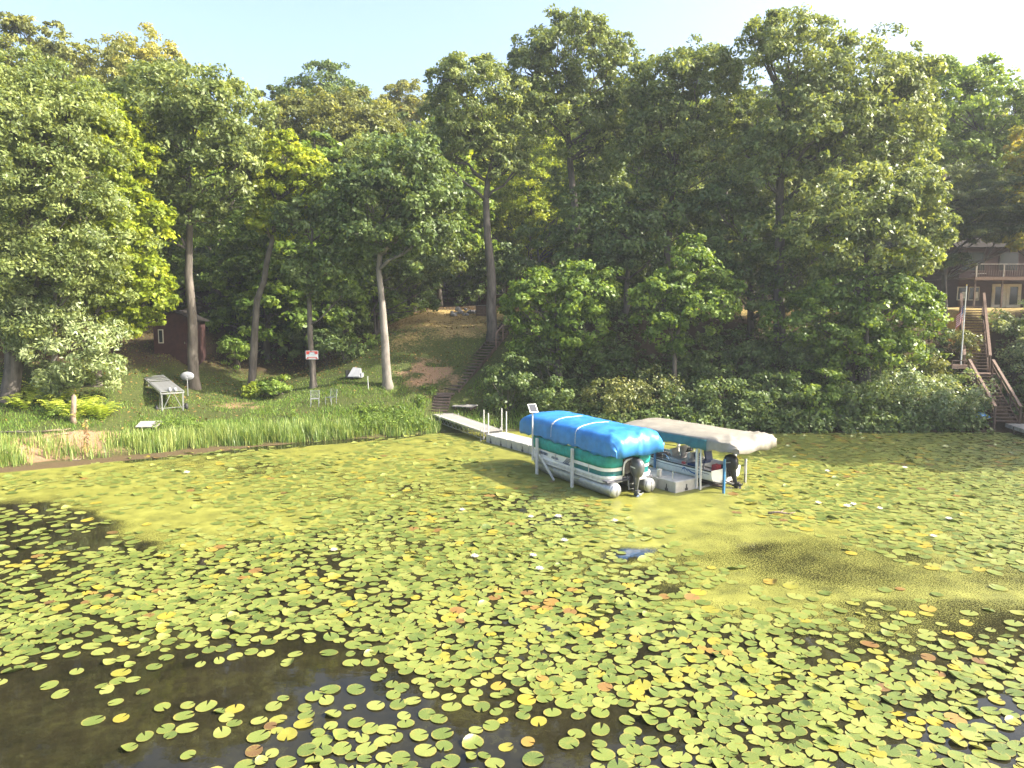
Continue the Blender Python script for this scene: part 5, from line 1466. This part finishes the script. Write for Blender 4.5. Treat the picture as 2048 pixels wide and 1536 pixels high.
# ------------------------------------------------------------------ long wooden stairs, platform, flag and dock on the right
rsr = thing('wooden_staircase', 'long brown wooden staircase with handrails climbing to the red brown house', 'staircase', (29.35, 41.6, .4))
base = Vector((29.35, 41.6, .4))
def stair_run(a, b_, n, rails=True):
    rt = flight(rsr, rel(*a), rel(*b_), n, 1.25, M['wood_brown'], .06, .27)
    a, b_ = Vector(a), Vector(b_)
    for s in (-1, 1):
        off = rt @ Vector((s * .70, 0, 0))
        k = max(2, round((b_ - a).length / 1.6))
        for j in range(k + 1):
            q = a.lerp(b_, j / k) + off - base
            MB().bar(q + Vector((0, 0, -1.0)), q + Vector((0, 0, .95)), .09).build('post', M['wood_brown'], rsr)
        q0, q1 = a + off - base, b_ + off - base
        MB().bar(q0 + Vector((0, 0, .98)), q1 + Vector((0, 0, .98)), .16, .05).build('handrail', M['wood_rail'], rsr)
        MB().bar(q0 + Vector((0, 0, .55)), q1 + Vector((0, 0, .55)), .04, .13).build('mid_rail', M['wood_brown'], rsr)
stair_run((29.35, 41.7, .55), (29.75, 45.0, 3.1), 14)
b = MB(); b.box(rel(29.95, 45.5, 3.15), (1.7, 1.0, .07)); b.build('landing', M['wood_rail'], rsr)
stair_run((30.15, 46.0, 3.3), (33.55, 52.2, 7.45), 23)
b = MB(); b.box(rel(33.8, 52.8, 7.46), (1.8, 1.2, .07)); b.build('landing', M['wood_brown'], rsr)
q = at(1913, 733, 46.2)
vp = thing('wooden_platform', 'small brown platform on posts at the foot of the flagpole', 'platform', (q.x, q.y, q.z), 0)
b = MB()
for k in range(6): b.box((0, -.5 + k * .2, .10), (1.35, .18, .05))
b.build('board', M['wood_brown'], vp)
b = MB(); b.box((0, -.62, .02), (1.38, .05, .22)); b.build('fascia', M['wood_rail'], vp)
for sx in (-.6, .6):
    for sy in (-.5, .5):
        b = MB(); b.box((sx, sy, -.7), (.1, .1, 1.5)); b.build('post', M['wood_dark'], vp)
b = MB(); b.bar((-.66, -.55, .42), (.66, -.55, .42), .07, .05); b.bar((-.63, -.55, 0), (-.63, -.55, .42), .06); b.bar((.63, -.55, 0), (.63, -.55, .42), .06); b.build('low_rail', M['wood_brown'], vp)
q = at(1921, 735, 46.3)
fp = thing('flagpole', 'white pole with a furled striped flag beside the long staircase', 'flagpole', q)
b = MB(); b.tube([(0, 0, 0), (.02, 0, 2.6), (.05, 0, 5.3)], [.045, .04, .03], 8); b.build('pole', M['white_paint'], fp)
b = MB(); b.lathe((.05, 0, 5.33), [(.02, -.05), (.05, 0), (.02, .05)], 8); b.build('finial', M['stamen'], fp)
# flag hanging in folds: seven red, six white stripes and a blue field at the top by the pole
def flag_pt(u, v):
    x = -.05 - u * .42 - .05 * v; y = .12 * math.sin(u * 9 + v) * u ** .5
    return (x + .02, y, 4.05 - v * .95 - u * .75)
fl = None
for k in range(13):
    b = MB(); v0, v1 = k / 13, (k + 1) / 13
    us = np.linspace(.42 if k < 7 else 0, 1, 9)
    b.grid([[flag_pt(u, v0) for u in us], [flag_pt(u, v1) for u in us]])
    o = b.build('flag_stripe', M['flag_red'] if k % 2 == 0 else M['flag_white'], fp, True)
b = MB(); b.grid([[flag_pt(u, v) for u in np.linspace(0, .42, 6)] for v in np.linspace(0, 7 / 13, 5)]); cnt = b.build('flag_canton', M['flag_blue'], fp, True)
b = MB()
for i in range(5):
    for j in range(4):
        x, y, z = flag_pt(.05 + .32 * i / 4, .06 + .42 * j / 3)
        b.add([(x, y - .012, z + .025), (x - .02, y - .012, z), (x, y - .012, z - .025), (x + .02, y - .012, z)], [(0, 1, 2, 3)])
b.build('stars', M['flag_white'], cnt)
d0 = Vector((29.7, 41.3, .42))
rd = thing('wooden_dock', 'weathered grey dock at the foot of the right staircase', 'dock', d0, R(-12))
for k in range(22):
    b = MB(); b.box((.4, .4 - k * .155, .06), (1.7, .14, .04)); b.build('plank', M['wood_grey'], rd)
for sx in (-.42, 1.22):
    b = MB(); b.bar((sx, .5, -.05), (sx, -3.0, -.05), .05, .18); b.build('side_beam', M['wood_grey'], rd)
    for y in (-.6, -2.9):
        b = MB(); b.bar((sx, y, -1.4), (sx, y, .03), .09); b.build('post', M['wood_dark'], rd)
q = at(1962, 833, 42.3)
tp2 = thing('blue_tarp', 'crumpled piece of blue tarp half hidden under the waterside shrubs', 'tarp', (q.x, q.y, q.z - .1), .3)
b = MB(); b.grid([[(x * .5, y * .3, .35 * (1 - x * x) * (1 - .5 * y * y) + .06 * math.sin(x * 9 + y * 7)) for x in np.linspace(-1, 1, 10)] for y in np.linspace(-1, 1, 8)]); b.build('sheet', M['blue_tarp'], tp2, True, solid=.01)
b = MB(); b.tube([(-.5, -.32, .05), (0, -.36, .04), (.5, -.32, .05)], .012, 5); b.build('cord', M['strap'], tp2)

# ------------------------------------------------------------------ things on the left lawn
pn, pf = T(346, 823), T(301, 792)
dv_ = Vector((-4.3, 6.2, 0)); rz = math.atan2(-dv_.x, dv_.y) + R(2)
rid = thing('roll_in_dock', 'aluminium roll in dock section on wheels parked on the lawn', 'dock section', (pn.x, pn.y, pn.z), rz)
rid.rotation_euler = (R(4.2), 0, rz)
DL, DH = 6.2, 1.12
for s in (-1, 1):
    b = MB(); b.bar((s * .62, 0, DH), (s * .62, DL, DH + .1), .06, .12); b.build('side_rail', M['aluminium'], rid)
for y, z in ((0, DH), (3.1, DH + .05), (DL, DH + .1)):
    b = MB(); b.bar((-.62, y, z - .03), (.62, y, z - .03), .05, .08); b.build('cross_beam', M['aluminium'], rid)
n = 16
slm = MB().box((0, 0, 0), (1.2, .26, .03)).mesh('deck_slat', M['aluminium'])
for k in range(n):
    y = .18 + k * .30
    if k > 10: y = 3.30 + (k - 10) * .54
    o = bpy.data.objects.new('deck_slat', slm); link(o, rid); o.location = (0, y, DH + .075 + y / DL * .1); o.rotation_euler = (R(6) if k == 3 else 0, 0, 0)
for s in (-1, 1):
    for y in (.05, 3.9):
        b = MB(); b.bar((s * .56, y, -.12), (s * .56, y, DH), .055); b.build('leg', M['aluminium'], rid)
        b = MB(); b.bar((s * .66, y + .25, -.05), (s * .62, y + .05, DH), .03); b.build('brace', M['aluminium'], rid)
    b = MB(); b.bar((s * .52, .05, .12), (s * .08, .05, DH - .05), .03); b.build('brace', M['aluminium'], rid)
    b = MB(); b.lathe((s * .80, .35, .16), [(.12, -.07), (.20, -.07), (.22, -.03), (.22, .03), (.20, .07), (.12, .07)], 18, 'X'); w_ = b.build('wheel', M['black_rubber'], rid, True)
    b = MB(); b.lathe((s * .80, .35, .16), [(.03, -.08), (.11, -.05), (.11, .05), (.03, .08)], 14, 'X'); b.build('rim', M['alu_paint'], w_)
b = MB(); b.bar((-.85, .35, .16), (.85, .35, .16), .04); b.build('axle', M['aluminium'], rid)
for sx in (-.12, .18):
    b = MB(); b.lathe((sx, .14, DH + .14), [(.05, -.10), (.13, -.06), (.15, 0), (.13, .06), (.05, .10)], 12, 'X'); b.build('roller', M['dish_grey'], rid, True)
p = T(376, 792)
sd = thing('satellite_dish', 'grey oval satellite dish on a thin pole beside the roll in dock', 'satellite dish', p, R(12))
b = MB(); b.tube([(0, 0, -.1), (0, .02, 1.05)], .028, 8); b.build('pole', M['aluminium'], sd)
b = MB(); rows = []
for k in range(6):
    r = k / 5
    rows.append([(r * .40 * math.cos(a), .05 - .10 * (1 - r * r), 1.22 + r * .27 * math.sin(a)) for a in np.linspace(0, 2 * math.pi, 25)])
b.grid(rows); b.build('reflector', M['dish_grey'], sd, True, solid=.012)
b = MB(); b.tube([(.0, .0, 1.0), (0, -.30, 1.02), (.06, -.42, 1.12)], .014, 6); b.box((.06, -.44, 1.15), (.10, .08, .07)); b.build('feed_arm', M['dish_grey'], sd)
# sign on the slender tree
p = T(627, 775); k_ = p.y / F_PX
sc = at(624, 710, p.y - .16)
sg = thing('sign', 'small red and white sign with pale blue lettering nailed to the slender tree', 'sign', sc, R(3))
b = MB(); b.box((0, 0, 0), (.80, .02, .56)); b.build('board', M['sign_white'], sg)
b = MB()
b.box((0, -.013, .20), (.74, .006, .10)); b.box((-.27, -.013, .10), (.20, .006, .12)); b.box((.27, -.013, .10), (.20, .006, .10)); b.box((0, -.013, -.165), (.62, .006, .085)); b.box((-.3, -.013, -.23), (.14, .006, .05)); b.box((.3, -.013, -.23), (.14, .006, .05))
b.build('red_field', M['sign_red'], sg)
b = MB()
for k in range(4): b.box((-.11 + .075 * k, -.019, .17), (.045, .006, .05))
for k in range(5):
    b.box((-.13 + .085 * k, -.016, .03), (.02, .006, .12)); b.box((-.105 + .085 * k, -.016, .08 - .05 * (k % 3)), (.045, .006, .025))
b.bar((-.30, -.016, .02), (-.24, -.016, -.06), .008, .03); b.bar((-.24, -.016, -.06), (-.12, -.016, .16), .008, .03)
b.build('lettering', M['sign_blue'], sg)
b = MB(); b.box((0, -.019, -.165), (.5, .006, .018)); b.build('white_line', M['sign_white'], sg)
b = MB()
for s in (-1, 1): b.lathe((0, -.015, s * .26), [(.012, .0), (.012, -.008)], 6, 'Y')
b.build('nail', M['chrome'], sg)
p = T(710, 757)
gb = thing('storage_box', 'grey slant topped plastic box lying on the shaded lawn', 'box', p, R(-8))
b = MB(); b.add([(-.42, -.30, .08), (.42, -.30, .08), (.42, .38, 0), (-.42, .38, 0), (-.42, -.30, .16), (.44, -.30, .16), (.32, .36, .66), (-.26, .36, .72)], [(3, 2, 1, 0), (4, 5, 6, 7), (0, 1, 5, 4), (1, 2, 6, 5), (2, 3, 7, 6), (3, 0, 4, 7)]); b.build('lid', M['dish_grey'], gb, bevel=.03)
b = MB(); b.box((-.5, .02, .30), (.08, .70, .50)); b.box((-.18, -.31, .06), (.36, .10, .10)); b.build('base', M['motor_black'], gb, bevel=.01)
b = MB(); b.box((.46, .1, .2), (.06, .5, .3)); b.build('handle', M['dish_grey'], gb)
p = T(737, 779)
sk_ = thing('stake', 'thin white stake in the lawn left of the leaning trunk', 'stake', p)
b = MB(); b.bar((0, 0, -.1), (-.03, 0, .80), .035); b.build('rod', M['white_paint'], sk_)
b = MB(); b.box((-.03, 0, .81), (.05, .05, .03)); b.build('cap', M['sign_white'], sk_)
for (px, py, rz, lab) in ((630, 812, .2, 'pale wire garden chair standing in tall grass, nearer the sign tree'), (662, 809, -.5, 'pale wire garden chair half lost in tall grass, nearer the grey box')):
    p = T(px, py)
    ch = thing('garden_chair', lab, 'chair', p, rz, 'wire garden chairs in the tall grass')
    for sx in (-.24, .24):
        for sy in (-.22, .22):
            b = MB(); b.tube([(sx, sy, -.05), (sx, sy, .42)], .014, 6); b.build('leg', M['dish_grey'], ch)
    b = MB()
    for j in range(6): b.bar((-.25, -.22 + j * .088, .43), (.25, -.22 + j * .088, .43), .014)
    b.build('seat', M['dish_grey'], ch)
    b = MB()
    for sx in (-.25, .25): b.tube([(sx, .22, .42), (sx, .30, .92)], .016, 6)
    for j in range(6): b.bar((-.25, .23 + j * .014, .50 + j * .08), (.25, .23 + j * .014, .50 + j * .08), .014)
    b.build('backrest', M['dish_grey'], ch)
p = T(298, 856)
cs = thing('concrete_slab', 'pale flat slab tilted in the sunlit grass at the waterside', 'slab', (p.x, p.y, p.z + .12), R(3))
b = MB(); b.box((0, 0, .08), (1.15, .72, .07), Matrix.Rotation(R(17), 3, 'X')); b.build('slab', M['concrete'], cs, bevel=.012)
b = MB()
for s in (-.4, .4): b.box((s, .2, -.05), (.15, .2, .25))
b.build('support', M['stone'], cs)
p = T(147, 848)
bp = thing('broken_post', 'weathered leaning stump of a post on the left bank', 'post', p, 0)
b = MB(); b.tube([(0, 0, -.2), (-.01, 0, .3), (.06, .02, .85), (.10, .02, 1.38)], [.17, .14, .13, .11], 10); b.build('trunk', M['dead_wood'], bp, True)
b = MB(); b.add([(.0, -.05, 1.36), (.12, -.07, 1.36), (.20, .05, 1.36), (.06, .10, 1.36), (.13, 0, 1.52), (.03, .02, 1.46)], [(0, 1, 4), (1, 2, 4), (2, 3, 4), (3, 5, 4), (3, 0, 5), (0, 4, 5)]); b.build('splinter', M['dead_wood'], bp)
for k, (px, py, L, rz, lab) in enumerate(((112, 866, 1.3, .35, 'pale bare branch lying on the brown left bank'), (128, 872, 1.0, .9, 'short forked branch crossing the pale one on the left bank'), (1563, 1031, .9, -.35, 'dead stick floating on duckweed right of the boats'), (150, 924, .55, .1, 'small pale driftwood stick at the left waterline'), (30, 868, 2.6, .02, 'long dark fallen branch on the left bank at the picture edge'))):
    p = T(px, py) if py < 910 else on_z(px, py)
    br = thing('fallen_branch', lab, 'branch', (p.x, p.y, p.z + .05), rz)
    b = MB(); b.tube([(-L / 2, 0, 0), (-L * .1, .03, .05), (L * .25, -.02, .04), (L / 2, .05, .10)], [.045, .04, .03, .012], 7); b.build('stem', M['dead_wood' if k != 4 else 'bark'], br, True)
    b = MB(); b.tube([(-L * .05, .03, .05), (L * .12, .22, .14)], [.022, .008], 5); b.tube([(L * .2, 0, .04), (L * .34, -.15, .12)], [.018, .006], 5); b.build('twig', M['dead_wood' if k != 4 else 'bark'], br)
# stalk of dead weed on the bank
p = T(176, 915)
wd = thing('dock_weed', 'tall rusty brown weed stalk at the left waterline', 'weed', p)
b = MB(); b.tube([(0, 0, -.1), (.02, 0, .8), (0, 0, 1.75)], [.02, .015, .006], 6); b.build('stem', M['dead_wood'], wd)
rs = np.random.RandomState(2)
cen = np.array([(rs.normal() * .05, rs.normal() * .05, z) for z in np.linspace(.25, 1.7, 16)])
V, Q, ti = leaf_quads(rs, cen, np.full(16, .13), np.tile([0, 0, 1.0], (16, 1)), 12, .14, .05, .2, 1.0)
link(bpy.data.objects.new('leaves', np_mesh('leaves', V, Q, [leaf_mat('weed_seed', (.12, .07, .03), (.22, .13, .05), (.26, .24, .05), .2)], ti)), wd)

# ------------------------------------------------------------------ fire place at the top of the path
rr = random.Random(4)
for k in range(13):
    px = 905 + k * 4.2 + rr.uniform(-2, 2); py = 643 + rr.uniform(-5, 6)
    p = at(px, py, 60.5 + rr.uniform(-.6, .6)); z = float(terr(p.x, p.y))
    b = MB(); r = rr.uniform(.14, .27)
    b.lathe((0, 0, 0), [(r * .5, -r * .6), (r, -r * .25), (r * 1.05, r * .2), (r * .55, r * .62), (.02, r * .7)], 7)
    b.v = [(x * rr.uniform(.8, 1.2), y * rr.uniform(.8, 1.2), z_ * rr.uniform(.85, 1.2)) for x, y, z_ in b.v]
    o = b.build('stone', M['stone'], None, bevel=.02); o.location = (p.x, p.y, z + r * .45 + (0.22 if k % 3 == 0 else 0)); o.rotation_euler = (0, 0, rr.uniform(0, 6))
    tag(o, 'grey field stone in the heap at the top of the grass path', 'stone', 'stones of the heap at the top of the path')
p = at(968, 655, 59.5)
pl = thing('planter_box', 'low brown timber box between the stone heap and the forked oak', 'planter', (p.x, p.y, float(terr(p.x, p.y))), R(4))
for j in range(4):
    b = MB(); b.box((0, -.5, .12 + j * .21), (1.25, .06, .20)); b.build('board', M['wood_brown'], pl)
    b = MB(); b.box((.62, 0, .12 + j * .21), (.06, 1.0, .20)); b.build('board', M['wood_brown'], pl)
    b = MB(); b.box((-.62, 0, .12 + j * .21), (.06, 1.0, .20)); b.build('board', M['wood_brown'], pl)
b = MB(); b.box((0, -.5, .88), (1.4, .14, .04)); b.build('cap_board', M['wood_grey'], pl)

# ------------------------------------------------------------------ shed, cabin, house
def boxed_house(root, w, d, h, mat_, pitch=.0):
    b = MB(); b.box((0, d / 2, h / 2 - .3), (w, d, h + .6)); return b.build('wall', mat_, root)
p = T(350, 716)
sh = thing('shed', 'small dark red shed in the deep shade behind the tall oak', 'shed', p, R(6))
boxed_house(sh, 2.7, 2.4, 2.5, M['shed_red'])
b = MB()
for s in (-1, 1): b.add([(s * 1.6, -.25, 2.42), (0, -.25, 3.2), (0, 2.65, 3.2), (s * 1.6, 2.65, 2.42)], [(0, 1, 2, 3)])
b.build('roof', M['roof_dark'], sh, solid=.07)
b = MB(); b.add([(-1.35, -.005, 2.5), (1.35, -.005, 2.5), (0, -.005, 3.14)], [(0, 1, 2)]); b.build('gable', M['shed_red'], sh)
b = MB(); b.box((-.85, -.02, 1.45), (.34, .05, .95)); wi = b.build('window', M['trim_cream'], sh)
b = MB(); b.box((-.85, -.045, 1.45), (.22, .02, .82)); b.build('pane', M['glass'], wi)
b = MB(); b.box((.35, -.02, 1.0), (.95, .05, 2.0)); do = b.build('door', M['shed_red'], sh)
b = MB(); b.box((.72, -.06, 1.0), (.04, .05, .14)); b.build('handle', M['chrome'], do)

p = at(1010, 600, 70); zc_ = float(terr(1.5, 70))
cb = thing('cabin', 'brown cabin with a shallow gable almost hidden behind the forked oak', 'cabin', (1.6, 70, zc_), R(-4))
boxed_house(cb, 9.5, 6, 2.7, M['cabin_siding'])
b = MB()
for s in (-1, 1): b.add([(s * 5.4, -.7, 2.5), (0, -.7, 4.4), (0, 6.7, 4.4), (s * 5.4, 6.7, 2.5)], [(0, 1, 2, 3)])
b.build('roof', M['roof_dark'], cb, solid=.14)
b = MB(); b.add([(-4.75, -.004, 2.69), (4.75, -.004, 2.69), (0, -.004, 4.3)], [(0, 1, 2)]); b.build('gable', M['cabin_siding'], cb)
for s in (-1, 1):
    b = MB(); b.bar((s * 5.4, -.74, 2.45), (0, -.74, 4.35), .05, .2); b.build('fascia', M['trim_cream'], cb)
for x in (-2.8, .9, 2.8):
    b = MB(); b.box((x, -.03, 1.55), (1.1, .06, 1.1)); wi = b.build('window', M['trim_cream'], cb)
    b = MB(); b.box((x, -.065, 1.55), (.92, .02, .92)); b.build('pane', M['glass'], wi)
b = MB(); b.box((-.9, -.03, 1.05), (.95, .06, 2.1)); b.build('door', M['wood_dark'], cb)
b = MB()
for x in (-4.6, -2.2, 0, 2.2, 4.6): b.bar((x, -2.0, -1), (x, -2.0, 1.0), .1)
b.bar((-4.6, -2.0, .95), (4.6, -2.0, .95), .1, .06); b.box((0, -1.05, .02), (9.4, 2.0, .1)); b.build('porch', M['wood_dark'], cb)
b = MB(); b.box((1.6, -2.03, .80), (.75, .04, .42)); b.build('hanging_towel', M['red_plastic'], cb)

hz = 7.45
ho = thing('house', 'red brown house with an upper deck and cream glass doors at the right edge', 'house', (47.5, 67.0, hz))
b = MB(); b.box((1.5, 4, 1.2), (14.6, 8, 2.9)); b.build('lower_wall', M['house_siding'], ho)
b = MB(); b.box((1.5, 4.004, 4.2), (14.6, 8, 3.1)); b.build('upper_wall', M['house_siding'], ho)
b = MB(); b.box((1.5, 4, 2.70), (14.8, 8.2, .10)); b.build('floor_band', M['wood_dark'], ho)
b = MB()
for s in (0, 1): b.add([(-6.8, -1.0 + s * 10, 5.5), (9.8, -1.0 + s * 10, 5.5), (9.8, 4, 8.4), (-6.8, 4, 8.4)], [(0, 1, 2, 3) if s == 0 else (3, 2, 1, 0)])
b.build('roof', M['roof_dark'], ho, solid=.16)
for x in (-2.0, -.62):
    b = MB(); b.box((x, -.04, 1.08), (1.34, .10, 2.16)); do = b.build('glass_door', M['trim_cream'], ho)
    b = MB(); b.box((x - .02, -.10, 1.08), (.72, .03, 1.66)); b.build('pane', M['glass'], do)
    b = MB(); b.box((x + .45, -.11, 1.05), (.03, .05, .2)); b.build('handle', M['chrome'], do)
for x, w in ((-5.45, .9), (-4.35, 1.0), (4.6, 1.5)):
    b = MB(); b.box((x, -.04, 1.28), (w, .08, 1.25)); wi = b.build('window', M['trim_cream'], ho)
    b = MB(); b.box((x, -.085, 1.28), (w - .14, .02, 1.10)); b.build('pane', M['glass'], wi)
    b = MB(); b.box((x + w * .18, -.10, 1.12), (w * .4, .012, .62)); b.build('curtain', M['curtain'], wi)
for x, w in ((-4.6, 2.2), (-1.3, 1.8), (1.2, 1.6), (4.2, 2.2)):
    b = MB(); b.box((x, -.04, 4.25), (w, .08, 1.8)); wi = b.build('window', M['wood_dark'], ho)
    b = MB(); b.box((x, -.085, 4.25), (w - .16, .02, 1.64)); b.build('pane', M['glass'], wi)
b = MB(); b.box((.9, -.11, 4.0), (.7, .02, .9)); b.build('curtain', M['curtain'], ho)
b = MB(); b.box((1.5, -1.35, 2.62), (15.0, 2.6, .12)); b.build('deck_floor', M['wood_brown'], ho)
b = MB(); b.box((1.5, -2.68, 2.56), (15.1, .06, .30)); b.build('deck_fascia', M['wood_brown'], ho)
for k in range(7):
    x = -5.9 + k * 2.45
    b = MB(); b.box((x, -2.6, 3.2), (.11, .11, 1.25)); b.build('rail_post', M['wood_grey'], ho)
    b = MB(); b.box((x, -2.55, 1.05), (.13, .13, 2.95)); b.build('deck_post', M['wood_dark'], ho)
b = MB(); b.box((1.5, -2.6, 3.84), (15.0, .16, .05)); b.build('top_rail', M['wood_grey'], ho)
bal = MB().box((0, 0, 0), (.04, .04, .95)).mesh('baluster', M['wood_dark'])
for k in range(70):
    o = bpy.data.objects.new('baluster', bal); link(o, ho); o.location = (-5.8 + k * .21, -2.6, 3.28)
b = MB(); b.box((-5.0, -1.6, 3.05), (1.0, .6, .06)); b.box((-5.0, -1.6, 2.85), (.1, .1, .4)); b.build('deck_table', M['wood_grey'], ho)

# ------------------------------------------------------------------ the summer air between the lake and the far trees
hb_ = MB(); hb_.box((0, 0, 20.5), (5400, 5400, 51)); 
t = NT('summer_haze')
pv = t.n('ShaderNodeVolumePrincipled', Color=(.86, .93, 1.0), Density=.00055, Anisotropy=.25)
t.t.links.new(pv.outputs[0], t.out.inputs['Volume'])
tag(hb_.build('haze', t.m), kind='stuff')
